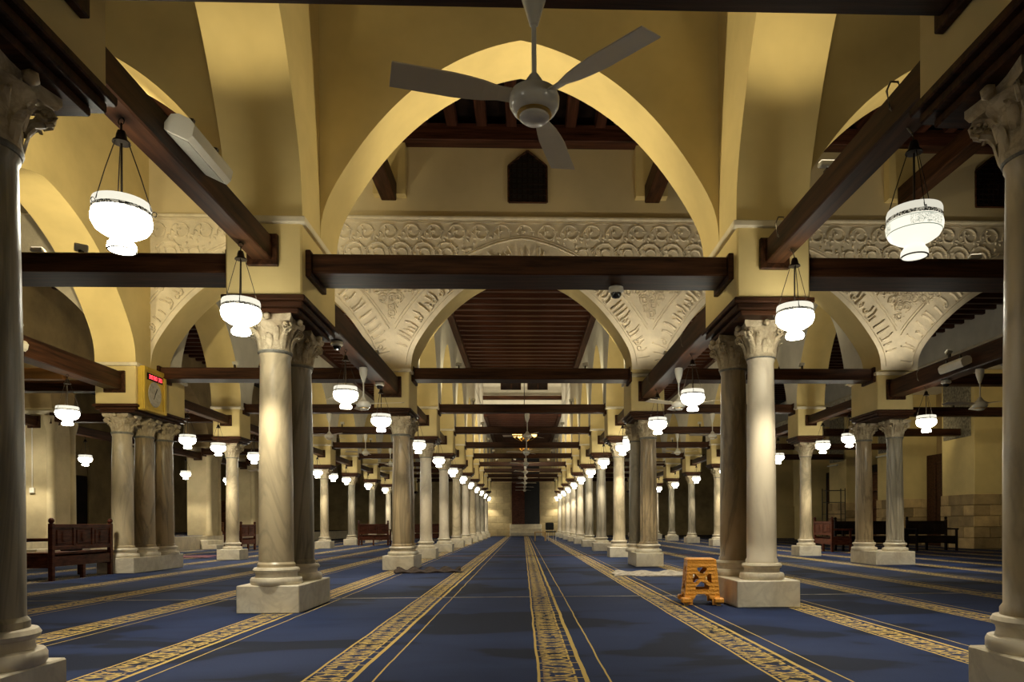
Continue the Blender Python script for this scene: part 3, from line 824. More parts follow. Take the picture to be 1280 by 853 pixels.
LIGHT.energy = LAMP_SPOT; LIGHT.color = LAMP_COL; LIGHT.spot_size = R(112); LIGHT.spot_blend = .6; LIGHT.shadow_soft_size = .07
def lamp(x, y, zb, label, hook=0, lit=True, rz=None):
    t = thing('pendant_lamp', label, 'lamp', (x, y, zb), random.uniform(-.5, .5) if rz is None else rz, 'white glass pendant lamps')
    S_ = (.86, .86, .86)
    g = place('glass_bowl', bowl_me, t, scale=S_); place('mouth_ring', mouth_me, g)
    place('glass_rim', rim_me, t, scale=S_); place('ornament_band', band_me, t, scale=S_); place('cap', capm, t); place('rod', rod_me, t)
    for k in range(3): place('chain', chain_me, t, (0, 0, 0), (0, 0, k * 2 * PI / 3 + .35))
    if hook:
        place('hook', hook_me, t, (0, 0, 0), (0, 0, 0 if hook > 0 else PI))
        t.rotation_euler = (0, 0, 0)
    else: place('hanger', link_me, t)
    if lit:
        l = bpy.data.objects.new('lamp_light', LIGHT); COL.objects.link(l); l.parent = t; l.location = (0, 0, -.015)
    return t
YI = {-1: [4.42, 6.33, 9.9, 12.35] + [16.7, 20.75, 24.85, 28.95, 33.05, 37.15, 41.2, 45.3, 50.35],
      1: [4.42, 6.40, 10.1, 12.75] + [16.0, 17.25, 21.3, 25.4, 29.5, 33.6, 37.7, 41.8, 45.9, 50.35],
      -2: [11.55, 15.6, 17.15, 19.4, 21.1, 23.4, 25.3, 27.4, 29.4, 33.5, 37.6],
      2: [12.5, 15.5, 16.9, 19.9, 21.2, 24.0, 25.3, 29.4, 33.5, 37.6]}
SHORT = {-1: 'lamp left of the central aisle', 1: 'lamp right of the central aisle', -2: 'lamp along the outer left arcade', 2: 'lamp along the outer right arcade'}
for s, ys in YI.items():
    x = (XI if abs(s) == 1 else XO) * (1 if s > 0 else -1)
    for k, y in enumerate(ys):
        zb = 2.545 if y < 8 else (2.475 if y < 13.4 else 2.535)
        dx = {(-1, 1): -.03, (1, 0): .05, (1, 1): .05}.get((s, k), 0)
        lamp(x + dx, y, zb, 'lit white glass %s, %s from the camera' % (SHORT[s], ORD(k + 1)), hook=(-1 if s > 0 else 0) if y < 13.4 else 0)
        if (s, k) == (1, 0):
            for ch in [q for q in COL.objects if q.name.startswith('pendant_lamp')][-1].children:
                if ch.name.startswith('glass_bowl'): ch.data = bowl_dim
                if ch.name.startswith('glass_rim'): ch.data = rim_dim
for sd, nm in ((-1, 'left'), (1, 'right')):
    tie(sd * XI, .9, 3.1, .19, 3.37, 3.60, 'Y', 'lengthwise dark tie beam over the camera, %s of the central aisle' % nm, 'tie beams along the arcades')
    lamp(sd * XI, 1.1, 2.545, 'lit white glass lamp beside the camera, just out of frame, %s of the central aisle' % nm)
for k, y in enumerate((17.05, 19.9, 24.2, 25.7, 29.3, 33.4)):
    lamp(-XQ, y, 2.525, 'lit white glass lamp over the platform edge at far left, %s from the camera' % ORD(k + 1))

# ---------------------------------------------------------------- ceiling fans
can_me = lathe_me('canopy', white_enamel, [(.03, 0), (.062, -.01), (.066, -.05), (.055, -.12), (.03, -.20), (.02, -.235), (.012, -.24)], 24)
drod_me = lathe_me('downrod', white_enamel, [(.011, -.47), (.011, -.2)], 12)
mot_me = lathe_me('motor', white_enamel, [(.02, -.46), (.03, -.475), (.055, -.515), (.075, -.53), (.105, -.545), (.113, -.565), (.110, -.60), (.095, -.625), (.07, -.635)], 32)
mot_ring = lathe_me('motor_ring', brass, [(.07, -.63), (.078, -.634), (.078, -.642), (.07, -.646)], 28)
mot_cap = lathe_me('motor_cap', white_enamel, [(.068, -.634), (.066, -.655), (.05, -.668), (.0001, -.672)], 24, caps=False)
bm = bmesh.new()
for i in range(9):
    t_ = i / 8; x = .10 + t_ * .53; wd = .03 + .035 * min(1, t_ * 2.2) ; 
    if i < 2: wd = .03
    for sgn in (-1, 1): 
        bm.verts.new((x, sgn * wd, -.565 + sgn * .012)); bm.verts.new((x, sgn * wd, -.571 + sgn * .012))
bm.verts.ensure_lookup_table()
V = bm.verts
for i in range(8):
    a, b = 4 * i, 4 * (i + 1)
    bm.faces.new((V[a], V[a + 2], V[b + 2], V[b])); bm.faces.new((V[a + 1], V[b + 1], V[b + 3], V[a + 3]))
    bm.faces.new((V[a], V[b], V[b + 1], V[a + 1])); bm.faces.new((V[a + 2], V[a + 3], V[b + 3], V[b + 2]))
bm.faces.new((V[0], V[1], V[3], V[2])); bm.faces.new((V[32], V[34], V[35], V[33]))
blade_m = plain('beige fan blade', (.66, .58, .42), .5, var=.03)
blade_me = fin(bm, 'blade', blade_m)
def fan(x, y, z, label, a0=R(75)):
    t = thing('ceiling_fan', label, 'fan', (x, y, z), 0, 'white ceiling fans')
    place('canopy', can_me, t); place('downrod', drod_me, t)
    m_ = place('motor', mot_me, t); place('motor_ring', mot_ring, m_); place('motor_cap', mot_cap, m_)
    for k in range(3): place('blade', blade_me, t, (0, 0, 0), (0, 0, a0 + k * 2 * PI / 3))
    return t
fan(.06, 3.15, 3.32, 'white three-bladed ceiling fan under the beam overhead, nearest the camera')
for x, lb in ((-XI, 'left of the central aisle'), (XI, 'right of the central aisle'), (XO, 'in the outer right arcade')):
    fan(x, 11.0, 3.30, 'white ceiling fan under the lengthwise transept beam ' + lb, R(40 + 20 * x))
for i in range(3, 11): fan(.12, ROWS[i], 3.68, 'white ceiling fan under the central aisle tie beams, %s of the line' % ORD(i - 2), R(17 * i))
for x, lb in ((-4.88, 'left'), (4.88, 'right')):
    for i in (3, 4, 5, 6): fan(x, ROWS[i], 3.68, 'white ceiling fan under the %s aisle tie beams, %s beyond the transept' % (lb, ORD(i - 2)), R(23 * i))
for k, (x, y) in enumerate(((-9.6, 17.95), (-9.6, 26.15))):
    fan(x, y, 3.45, 'white ceiling fan in the outer left aisle, %s from the camera' % ORD(k + 1), R(31 * k))

# ---------------------------------------------------------------- chandeliers in the central aisle
def chandelier(y, z, lab):
    t = thing('chandelier', lab, 'chandelier', (.08, y, z), 0, 'amber chandeliers')
    bm = bmesh.new(); tube(bm, [(0, 0, 0), (0, 0, 9.4 - z)], .012, 6); place('stem', fin(bm, 'stem', iron), t)
    bm = bmesh.new(); bmesh.ops.create_icosphere(bm, subdivisions=2, radius=.09); place('hub', fin(bm, 'hub', brass, 60), t)
    for k in range(6):
        a = k * PI / 3
        bm = bmesh.new(); tube(bm, [(.05, 0, 0), (.2, 0, -.08), (.36, 0, 0), (.4, 0, .06)], .014, 6)
        ar = place('arm', fin(bm, 'arm', brass, 60), t, (0, 0, 0), (0, 0, a))
        bm = bmesh.new(); bmesh.ops.create_icosphere(bm, subdivisions=2, radius=.10, matrix=Matrix.Translation((.4, 0, .16)))
        place('globe', fin(bm, 'globe', amber_lit, 60), ar)
chandelier(28.6, 4.32, 'brass chandelier with amber globes above the central aisle, nearer one')
chandelier(33.4, 4.42, 'brass chandelier with amber globes above the central aisle, farther one')

# ---------------------------------------------------------------- speakers, cameras, added fill floodlights
def speaker(x, y, z, rx, label, L=.62, side=1):
    t = thing('column_speaker', label, 'speaker', (x, y, z), PI / 2, 'white column speakers')
    bm = bmesh.new()
    pr = [(-.085, -.06), (.085, -.06), (.10, -.02), (.085, .05), (.04, .075), (-.04, .075), (-.085, .05), (-.10, -.02)]
    A = [bm.verts.new((-L / 2, a, b)) for a, b in pr]; B = [bm.verts.new((L / 2, a, b)) for a, b in pr]
    for i in range(8): bm.faces.new((A[i], A[(i + 1) % 8], B[(i + 1) % 8], B[i]))
    bm.faces.new(A[::-1]); bm.faces.new(B)
    place('cabinet', fin(bm, 'cab', white_plastic), t, (0, 0, 0), (rx, 0, 0))
    place('grille', box_me('grille', grille_m, -L / 2 + .03, L / 2 - .03, -.075, .075, -.066, -.058), t, (0, 0, 0), (rx, 0, 0))
    for u in (-.2, .17): place('bracket', box_me('bracket', iron, u, u + .03, -.015, .015, .05, .12), t, (0, 0, 0), (rx * .5, 0, 0))
speaker(-XI + .2, 5.05, 3.50, R(25), 'white column speaker on the left lengthwise beam near the camera')
speaker(-XO + .22, 9.9, 3.42, R(25), 'white column speaker on the outer left transept beam')
speaker(XO - .22, 11.3, 3.42, R(-25), 'white column speaker on the outer right transept beam, inner side')
speaker(XO + .25, 10.6, 3.40, R(25), 'white column speaker on the outer right transept beam, outer side')
def dome(x, y, z, label):
    t = thing('security_camera', label, 'camera', (x, y, z), 0, 'dome cameras')
    place('housing', lathe_me('housing', white_plastic, [(.05, .0), (.075, -.01), (.08, -.05), (.06, -.07)], 20), t)
    place('dome', lathe_me('dome', bar_glass, [(.055, -.065), (.055, -.09), (.04, -.115), (.0001, -.125)], 20, caps=False), t)
    bm = bmesh.new(); tube(bm, [(0, 0, 0), (0, -.03, .06), (.0, -.02, .12)], .006, 6); place('cable', fin(bm, 'cable', iron), t, (0, -.22 if abs(x) < 2 else 0, 0))
dome(.98, 7.30, 3.32, 'white dome camera under the tie beam, right of the aisle centre')
dome(-XI, 9.45, 3.30, 'dark dome camera under the left transept beam, nearer the big arch')
dome(-XI + .02, 12.15, 3.30, 'dome camera beside a lamp under the left transept beam')
dome(XO, 11.9, 3.30, 'dome camera under the outer right transept beam')
def fill_flood(x, y, z, aim, watts, label, size=1.9, blend=.6, col=FILL_FLOOD_COL):  # invented fixtures, added to brighten arches, carved walls and lantern
    t = thing('fill_floodlight', label, 'fill_floodlight', (x, y, z), 0, 'small added floodlights on the beams and ledges')
    d = (Vector(aim) - Vector((x, y, z + .12))).normalized()
    q = (-d).to_track_quat('Z', 'Y'); qh = d.to_track_quat('Z', 'Y')
    bm = bmesh.new(); bx(bm, -.06, .06, -.04, .04, -.0, .04, .008); b_ = place('housing', fin(bm, 'fl', white_plastic), t, (0, 0, .12)); b_.rotation_mode = 'QUATERNION'; b_.rotation_quaternion = qh
    f_ = place('lens', box_me('lens', fill_flood_face, -.052, .052, -.033, .033, .041, .045), b_)
    bm = bmesh.new(); bx(bm, -.012, .012, -.03, .03, 0, .1); place('foot', fin(bm, 'ft', iron), t)
    l = bpy.data.lights.new('fill_flood', 'SPOT'); l.energy = watts; l.color = col; l.spot_size = size; l.spot_blend = blend; l.shadow_soft_size = .06
    lo = bpy.data.objects.new('fill_flood_light', l); COL.objects.link(lo); lo.parent = t; lo.location = Vector((0, 0, .12)) + d * .08
    lo.rotation_mode = 'QUATERNION'; lo.rotation_quaternion = q
fill_flood(-2.40, 8.6, 3.62, (.5, 7.85, 6.2), 120, 'small added floodlight on the left transept beam aimed at the big arch')
fill_flood(2.40, 8.6, 3.62, (-.6, 7.85, 6.2), 75, 'small added floodlight on the right transept beam aimed at the big arch')
fill_flood(-4.4, 7.19, 3.51, (-6.9, 10.6, 6.3), 230, 'small added floodlight on the left aisle beam aimed at the yellow wall')
fill_flood(-7.2, 10.3, 3.62, (-7.3, 12.5, 6.0), 30, 'small added floodlight on the outer left transept beam')
fill_flood(4.8, 7.3, 3.51, (4.9, 7.9, 6.4), 26, 'small added floodlight on the right aisle beam aimed at its arch')
fill_flood(-4.9, 7.3, 3.51, (-4.9, 7.9, 6.4), 26, 'small added floodlight on the left aisle beam aimed at its arch')
fill_flood(-2.46, 11.9, 3.62, (-1.9, 13.4, 5.9), 22, 'small added floodlight on the left transept beam aimed at the carved wall', col=FILL_FLOOD_W)
fill_flood(2.46, 11.9, 3.62, (2.0, 13.4, 5.8), 24, 'small added floodlight on the right transept beam aimed at the carved wall', col=FILL_FLOOD_W)
fill_flood(7.3, 11.8, 3.62, (6.7, 13.4, 5.7), 26, 'small added floodlight on the outer right transept beam aimed at the carved wall', col=FILL_FLOOD_W)
for sd, nm in ((-1, 'left'), (1, 'right')):
    fill_flood(sd * XI, 5.6, 3.60, (sd * XI, 5.3, 6.0), 20, 'small added floodlight on the %s lengthwise beam of the front bay, aimed up' % nm)
    fill_flood(sd * 1.5, 3.15, 3.51, (sd * .3, 7.4, 5.9), 10, 'small added floodlight on the beam overhead, %s end, aimed at the big arch' % nm)
    fill_flood(sd * 4.9, 9.0, 6.0, (sd * 4.9, 13.4, 7.6), .1, 'x') if False else None
for k, i in enumerate((2, 3, 4)):
    fill_flood(11.2, ROWS[i], 3.82, (14.05, ROWS[i] + 2.6, 3.0), 34, 'small added floodlight on the court-side aisle beam, %s beyond the transept' % ORD(k + 1), 1.8, .9)
fill_flood(0.3, ROWS[6], 3.89, (.2, 36.5, 8.8), 160, 'small added floodlight on the fifth central beam aimed into the lantern', col=FILL_FLOOD_W)
fill_flood(-0.4, ROWS[7], 3.89, (.2, 37.9, 8.6), 110, 'small added floodlight on the sixth central beam aimed into the lantern', col=FILL_FLOOD_W)
for k, i in enumerate((2, 3, 4, 5, 6, 7)):
    for s in (-1, 1):
        fill_flood(s * 1.25, ROWS[i] + .06, 3.89, (s * 2.6, ROWS[i] + 2.9, 5.9), 30, 'small added floodlight on the %s tie beam beyond the transept, %s end' % (ORD(k + 1), 'left' if s < 0 else 'right'), 1.9, .8)
for k, i in enumerate((2, 3, 4, 5)):
    for s in (-1, 1):
        fill_flood(s * 5.6, ROWS[i] + .02, 3.89, (s * 4.9, ROWS[i] + 2.6, 5.8), 24, 'small floodlight on the %s aisle\'s %s tie beam beyond the transept' % ('left' if s < 0 else 'right', ORD(k + 1)), 2.3, .7)

# ---------------------------------------------------------------- lattice windows in the far transept wall
def pent(bm, hw, z0, z1, zt, y0, y1):
    P = [(-hw, z0), (hw, z0), (hw, z1), (0, zt), (-hw, z1)]
    A = [bm.verts.new((x, y0, z)) for x, z in P]; B = [bm.verts.new((x, y1, z)) for x, z in P]
    for i in range(5): bm.faces.new((A[i], A[(i + 1) % 5], B[(i + 1) % 5], B[i]))
    bm.faces.new(A[::-1]); bm.faces.new(B)
for k, x in enumerate((0.12, 9.15)):
    bm = bmesh.new(); pent(bm, .36, 6.95, 7.64, 7.93, T2A - .045, T2A - .031)
    o = struct(place('window_%d' % (k + 1), fin(bm, 'window', black_m), None, (x, 0, 0)))
    bm = bmesh.new()
    for q in range(7):
        u = -.30 + q * .10
        bx(bm, u - .014, u + .014, T2A - .07, T2A - .046, 6.95, 7.64 + .29 * (1 - abs(u) / .36) - .02)
    for q in range(10):
        z = 7.0 + q * .1; hw = .36 if z < 7.64 else .36 * (1 - (z - 7.64) / .29)
        if hw > .03: bx(bm, -hw, hw, T2A - .075, T2A - .05, z - .014, z + .014)
    la = place('lattice', fin(bm, 'lattice', wood_black), o); la['kind'] = 'stuff'
    bm = bmesh.new()
    for a, b in (((-.36, 6.95), (.36, 6.95)), ((.36, 6.95), (.36, 7.64)), ((.36, 7.64), (0, 7.93)), ((0, 7.93), (-.36, 7.64)), ((-.36, 7.64), (-.36, 6.95))):
        tube(bm, [(a[0], T2A - .06, a[1]), (b[0], T2A - .06, b[1])], .022, 4)
    place('window_frame', fin(bm, 'wfr', wood), o)

# ---------------------------------------------------------------- far wall: ashlar blocks, doorway, steps
blk = {}
z = 0.0; row = 0
while z < 5.6:
    h = .48; x = -2.9 - (.5 if row % 2 else 0)
    while x < 3.6:
        wd = 1.0
        x0, x1 = max(x, -2.9), min(x + wd, 3.6)
        for a, b in (((x0, min(x1, -.82)),) if x0 < -.82 else ()) + (((max(x0, 1.22), x1),) if x1 > 1.22 else ()):
            if b - a > .12:
                key = round(b - a, 2)
                if key not in blk: blk[key] = box_me('stone_block', stone_far, -key / 2 + .008, key / 2 - .008, -.03, 0, .008, h - .008, .012)
                place('stone_block', blk[key], wall_far, ((a + b) / 2, YFAR - random.uniform(0, .012), z))
        x += wd
    z += h; row += 1
dr = struct(place('door_1', box_me('doorway', black_m, -.8, 1.2, YFAR - .012, YFAR, .85, 5.6)))  # flat black panel stands in for the unlit void beyond the doorway
place('door_leaf', box_me('door_leaf', wood_bench, -.8, .12, YFAR - .06, YFAR - .014, .85, 5.5, .01), dr)
for k in range(5):
    place('door_panel', box_me('door_panel', wood_bench, -.72, .04, YFAR - .075, YFAR - .06, .95 + k * .9, 1.75 + k * .9, .015), dr)
st = thing('stone_steps', 'pale stone steps up to the dark doorway at the far end', 'steps', (.2, YFAR, 0))
for k in range(3):
    place('step', box_me('step', ledge_m, -1.15 - .0 * k, 1.15, -.95 + .3 * k, -.05, .28 * k + .004, .28 * (k + 1), .03), st)

# court wall on the right: stone-footed piers, frieze, doors
for i, y in enumerate((13.9, 18.2, 22.3, 26.6, 31.0, 35.3, 39.6)):
    if i == 0: continue
    bm = bmesh.new(); bx(bm, 13.62, 15.0, y - .85, y + .85, 1.7, 5.6, .01); bx(bm, 13.66, 15.0, y - .81, y + .81, 0, 1.7)
    o = struct(place('wall_court_pier', fin(bm, 'court_pier', plaster), None, (.43, 0, 0)))
    if i < 5:
        for r_ in range(5):
            cuts = [-.87, -.35, .3, .87] if r_ % 2 else [-.87, -.1, .45, .87]
            for a, b in zip(cuts, cuts[1:]):
                place('stone_block', box_me('stone_block', stone, 13.56, 13.66, y + a + .006, y + b - .006, .345 * r_ + .006, .345 * (r_ + 1) - .006, .012), o, (random.uniform(0, .015), 0, 0))
            cx_ = [13.57, 14.1, 14.6, 15.0] if r_ % 2 else [13.57, 14.4, 15.0]
            for a, b in zip(cx_, cx_[1:]):
                place('stone_block', box_me('stone_block', stone, a + .006, b - .006, y - .87, y - .81, .345 * r_ + .006, .345 * (r_ + 1) - .006, .012), o, (0, -random.uniform(0, .012), 0))
        place('stone_panel', box_me('stone_panel', plain('weathered grey stone', (.22, .19, .13), .9, var=.4, scale=12, bump=.5, bscale=30) if i == 1 else MATS['weathered grey stone'], 13.57, 13.62, y - .7, y + .7, 3.55, 5.5, .005), o)
struct(place('wall_court_upper', box_me('court_upper', STUCCO_W, 13.62, 15.0, T2B, YFAR, 5.6, 7.35), None, (.43, 0, 0)))
bm = bmesh.new()
bx(bm, 13.54, 13.62, T2B, YFAR, 5.58, 5.64); bx(bm, 13.54, 13.62, T2B, YFAR, 6.28, 6.33)
fz = struct(place('trim_12', fin(bm, 'frieze_borders', stucco), None, (.43, 0, 0)))
bm = bmesh.new()
k = 0; yy = 14.5
while yy < 38:
    scroll(bm, yy, 5.96, .26, 1 if k % 2 else -1, 0, lambda a, b: 5.66 < b < 6.26, .04); yy += .55; k += 1
o = place('frieze_relief', fin(bm, 'frieze_relief', stucco), fz, (13.62, 0, 0), (0, 0, 0))
o.rotation_euler = (0, 0, -PI / 2); o.location = (13.62, 0, 0); o.scale = (-1, 1, 1)
o['kind'] = 'stuff'
for i, (y, nm) in enumerate(((20.25, 'dark'), (24.45, 'brown'), (28.8, 'dark'), (33.1, 'dark'))):
    d_ = struct(place('door_%d' % (i + 2), box_me('door', wood_black if nm == 'dark' else wood, 14.5, 14.6, y - 1.1, y + 1.1, 0, 3.3), None, (.43, 0, 0)))
    for q in range(4):
        place('door_panel', box_me('dp', wood, 14.46, 14.5, y - 1.0 + .5 * q, y - .6 + .5 * q, .3, 3.0, .01), d_)

# left: doors and niche in the end wall of the raised hall
for k, (y, wd) in enumerate(((31.8, 2.2), (39.4, 1.7), (24.0, 1.6))):
    d_ = struct(place('door_%d' % (6 + k), box_me('door', wood_black, -20, -19.93, y - wd / 2, y + wd / 2, .48, 3.15)))
    bm = bmesh.new()
    pts = [(-19.95, y + (wd / 2 + .2) * math.cos(a), 3.15 + (wd / 2 + .1) * math.sin(a) * .9) for a in [q * PI / 16 for q in range(17)]]
    tube(bm, [(-19.95, y + wd / 2 + .2, .5)] + pts + [(-19.95, y - wd / 2 - .2, .5)], .07, 6)
    place('arch_trim', fin(bm, 'arch_trim', plaster_dim), d_)
    for q in range(2): place('door_leaf', box_me('leaf', wood_black, -19.93, -19.90, y - wd / 2 + .03 + q * wd / 2, y - .03 + q * wd / 2, .5, 3.1, .01), d_)
ps = thing('marble_steps', 'pale marble steps up to the raised platform at left', 'steps', (-11.7, 27.2, 0))
for k in range(2):
    place('step', box_me('step', ledge_m, .001, .6 - .3 * k, -1.3, 1.3, .16 * k, .16 * (k + 1), .01), ps)
ps = thing('marble_steps', 'pale marble steps beside the wooden bench at far left', 'steps', (-11.7, 18.2, 0))
for k in range(2):
    place('step', box_me('step', ledge_m, .001, .6 - .3 * k, -1.3, 1.3, .16 * k, .16 * (k + 1), .01), ps)

# ---------------------------------------------------------------- benches
post_me = None
def bench(x, y, rz, L, label, h=.90, group='carved wooden benches', mat=wood_bench, npan=3):
    """local: back along X at y=0 facing -Y side outwards, seat on +Y side"""
    t = thing('bench', label, 'bench', (x, y, 0), rz, group)
    for sx_ in (-1, 1):
        bm = bmesh.new(); bx(bm, sx_ * L / 2 - .035, sx_ * L / 2 + .035, -.035, .035, 0, h, .006)
        p_ = place('back_post', fin(bm, 'post', mat), t)
        place('finial', lathe_me('finial', mat, [(.02, 0), (.03, .01), (.045, .035), (.04, .065), (.02, .085), (.001, .09)], 14, caps=False), p_, (sx_ * L / 2, 0, h))
        bm = bmesh.new(); bx(bm, sx_ * L / 2 - .03, sx_ * L / 2 + .03, .50, .56, 0, .62, .006); place('front_leg', fin(bm, 'fleg', mat), t)
        bm = bmesh.new(); bx(bm, sx_ * L / 2 - .035, sx_ * L / 2 + .035, .02, .60, .62, .67, .01); place('armrest', fin(bm, 'arm', mat), t)
        bm = bmesh.new(); bx(bm, sx_ * L / 2 - .02, sx_ * L / 2 + .02, .03, .5, .2, .40, .004); place('side_rail', fin(bm, 'sr', mat), t)
    a, b = -L / 2 + .035, L / 2 - .035
    bm = bmesh.new(); bx(bm, a, b, -.012, .012, .50, .86); bx(bm, a, b, -.03, .03, .83, .89, .005); bx(bm, a, b, -.03, .03, .48, .54, .005)
    bp_ = place('backrest', fin(bm, 'back', mat), t)
    w_ = (b - a) / npan
    for k in range(npan + 1):
        if 0 < k < npan: place('stile', box_me('stile', mat, a + k * w_ - .03, a + k * w_ + .03, -.028, .028, .54, .83), bp_)
    for k in range(npan):
        for sgn in (-1, 1):
            x0, x1 = a + k * w_ + .06, a + (k + 1) * w_ - .06
            place('carved_panel', box_me('carved_panel', mat, x0, x1, min(sgn * .012, sgn * .026), max(sgn * .012, sgn * .026), .57, .80, .012), bp_)
            bm = bmesh.new()
            bmesh.ops.create_cone(bm, cap_ends=True, segments=8, radius1=.085, radius2=.05, depth=.02, matrix=Matrix.Translation(((x0 + x1) / 2, sgn * .034, .685)) @ Matrix.Rotation(sgn * PI / 2, 4, 'X'))
            place('boss', fin(bm, 'boss', mat), bp_)
    place('seat', box_me('seat', mat, a - .02, b + .02, .036, .56, .40, .44, .008), t)
    bm = bmesh.new(); bx(bm, a, b, -.02, .02, .22, .38, .004); place('rear_apron', fin(bm, 'apr', mat), t)
    bm = bmesh.new(); bx(bm, a, b, .51, .54, .26, .40, .004); place('front_apron', fin(bm, 'apr', mat), t)
    bm = bmesh.new(); bx(bm, -.03, .03, -.03, .03, 0, .22); place('middle_leg', fin(bm, 'mleg', mat), t)
    return t
bench(-7.36, 12.02, PI / 2, 1.56, 'dark wooden bench with panelled back below the gilded clock at left')
bench(8.9, 20.6, PI / 2 + PI, 1.2, 'reddish carved bench end-on behind the right-hand columns, near part', .93, npan=2)
bench(10.55, 21.35, PI, 1.9, 'dark bench facing the camera beside the reddish one at right', .93, mat=wood_black)
bench(12.25, 21.0, PI, 1.2, 'black shadowed bench against the court wall at far right', .93, mat=wood_black)
bench(-6.2, 29.4, 0, 1.2, 'reddish bench seen from behind in the left aisle, nearer the second arcade', .95)
bench(-4.6, 33.0, 0, 1.6, 'reddish bench behind the left-hand columns of the central aisle', .95)
bench(-9.4, 24.4, PI / 2, 1.2, 'dark bench end beside the spindly outer left columns', .9, npan=2)
# prayer books and cloth left on the near bench
bk = place('folded_cloth', box_me('cloth', black_m, -.10, .10, -.16, .16, 0, .05, .02), None, (-7.66, 12.2, .44)); tag(bk, 'black folded cloth on the seat of the left bench', 'cloth')
bk = place('prayer_book', box_me('book', paper, -.08, .08, -.11, .11, 0, .045, .008), None, (-7.66, 12.5, .44)); tag(bk, 'pale book on the seat of the left bench', 'book')

# ---------------------------------------------------------------- orange plastic stool
def stool(x, y, rz):
    t = thing('stool', 'orange plastic stool with X cut-outs beside the right marble plinth', 'stool', (x, y, 0), rz)
    H = .485; wb, wt = .185, .145
    place('seat', box_me('seat', orange, -wt - .004, wt + .004, -wt - .004, wt + .004, H - .03, H, .02), t)
    # one side wall with heart-like cut-outs around an X, as strips between outlines
    def side():
        bm = bmesh.new()
        n_u, n_v = 44, 50
        def hole(u, v):   # u -1..1, v 0..1 bottom..top
            if v < .24 and abs(u) < .55 - max(0, v - .10) * 1.7: return True      # arch between the feet
            px, pz = abs(u) * .165, (v - .60) * .485
            if .036 < px < .098 and abs(pz) < min(.046, px - .026): return True
            if .044 < pz < .115 and px < min(.05, pz - .034): return True
            if .036 < -pz < .130 and px < min(.064, -pz - .024): return True
            return False
        vv = {}
        def P(i, j, o_):
            k = (i, j, o_)
            if k not in vv:
                u = -1 + 2 * i / n_u; v = j / n_v
                hw = wb + (wt - wb) * v
                z = .012 + v * (H - .03)
                vv[k] = bm.verts.new((u * hw, -hw - (.0 if o_ else -.012) + (.012 * math.sin(v * 70) * .12 if o_ else 0), z))
            return vv[k]
        H_ = [[hole(-1 + 2 * (i + .5) / n_u, (j + .5) / n_v) for j in range(n_v)] for i in range(n_u)]
        for i in range(n_u):
            for j in range(n_v):
                if H_[i][j]: continue
                bm.faces.new((P(i, j, 1), P(i + 1, j, 1), P(i + 1, j + 1, 1), P(i, j + 1, 1)))
                bm.faces.new((P(i, j, 0), P(i, j + 1, 0), P(i + 1, j + 1, 0), P(i + 1, j, 0)))
                for (di, dj, a, b) in ((-1, 0, (i, j), (i, j + 1)), (1, 0, (i + 1, j), (i + 1, j + 1)), (0, -1, (i, j), (i + 1, j)), (0, 1, (i, j + 1), (i + 1, j + 1))):
                    ii, jj = i + di, j + dj
                    if not (0 <= ii < n_u and 0 <= jj < n_v) or H_[ii][jj]:
                        bm.faces.new((P(*a, 1), P(*b, 1), P(*b, 0), P(*a, 0)))
        return fin(bm, 'side_panel', orange)
    me = side()
    for k in range(4): place('side_panel', me, t, (0, 0, 0), (0, 0, k * PI / 2))
    fm = box_me('foot', orange, -.05, .05, -.05, .05, .03, .085, .012)
    tip = box_me('foot_tip', plain('pale rubber', (.45, .30, .12), .6), -.02, .02, -.02, .02, 0, .03)
    for sx_ in (-1, 1):
        for sy_ in (-1, 1):
            f_ = place('foot', fm, t, (sx_ * .165, sy_ * .165, 0)); place('foot_tip', tip, f_)
stool(1.86, 7.36, R(-6))

# ---------------------------------------------------------------- rugs, chair, small table
def rug(x, y, rz, L, W, mat, label, folds=3, h=.05):
    bm = bmesh.new(); nx, ny = 28, 12; g = []
    for i in range(nx + 1):
        r_ = []
        for j in range(ny + 1):
            u, v = i / nx, j / ny
            z = .012 + h * abs(math.sin(u * folds * PI + v * 1.3)) ** 2 * (.35 + .65 * v)
            r_.append(bm.verts.new(((u - .5) * L + .03 * math.sin(v * 9), (v - .5) * W + .03 * math.sin(u * 11), z)))
        g.append(r_)
    for i in range(nx):
        for j in range(ny): bm.faces.new((g[i][j], g[i + 1][j], g[i + 1][j + 1], g[i][j + 1]))
    ret = bmesh.ops.extrude_face_region(bm, geom=bm.faces[:])
    for v in [q for q in ret['geom'] if isinstance(q, bmesh.types.BMVert)]: v.co.z = 0.001
    return tag(place('rug', fin(bm, 'rug', mat, 60), None, (x, y, 0), (0, 0, rz)), label, 'rug')
rug(-1.72, 12.75, R(8), 1.15, .75, rug_dark, 'crumpled dark brown rug beside the left plinth beyond the transept', 4, .07)
rug(2.18, 11.7, R(-8), 1.35, 1.0, rug_pale, 'pale crumpled rug lying by the right plinth beyond the transept', 3, .03)
rug(-9.6, 19.7, 0, 2.2, 1.2, rug_red, 'red patterned rug on the carpet in the outer left aisle', 1, .01)
ch = thing('chair', 'black padded chair at the far end of the central aisle', 'chair', (1.42, 35.9, 0), R(15))
for sx_ in (-1, 1):
    for sy_ in (-1, 1):
        bm = bmesh.new(); tube(bm, [(sx_ * .2, sy_ * .2, 0), (sx_ * .19, sy_ * .19, .43)], .013, 6); place('leg', fin(bm, 'leg', white_enamel), ch)
place('seat', box_me('seat', black_m, -.23, .23, -.22, .22, .43, .50, .03), ch)
bm = bmesh.new(); bx(bm, -.22, .22, .19, .25, .55, .92, .03); place('backrest', fin(bm, 'back', black_m), ch)
bm = bmesh.new()
for sx_ in (-1, 1): tube(bm, [(sx_ * .19, .2, .43), (sx_ * .19, .23, .6)], .013, 6)
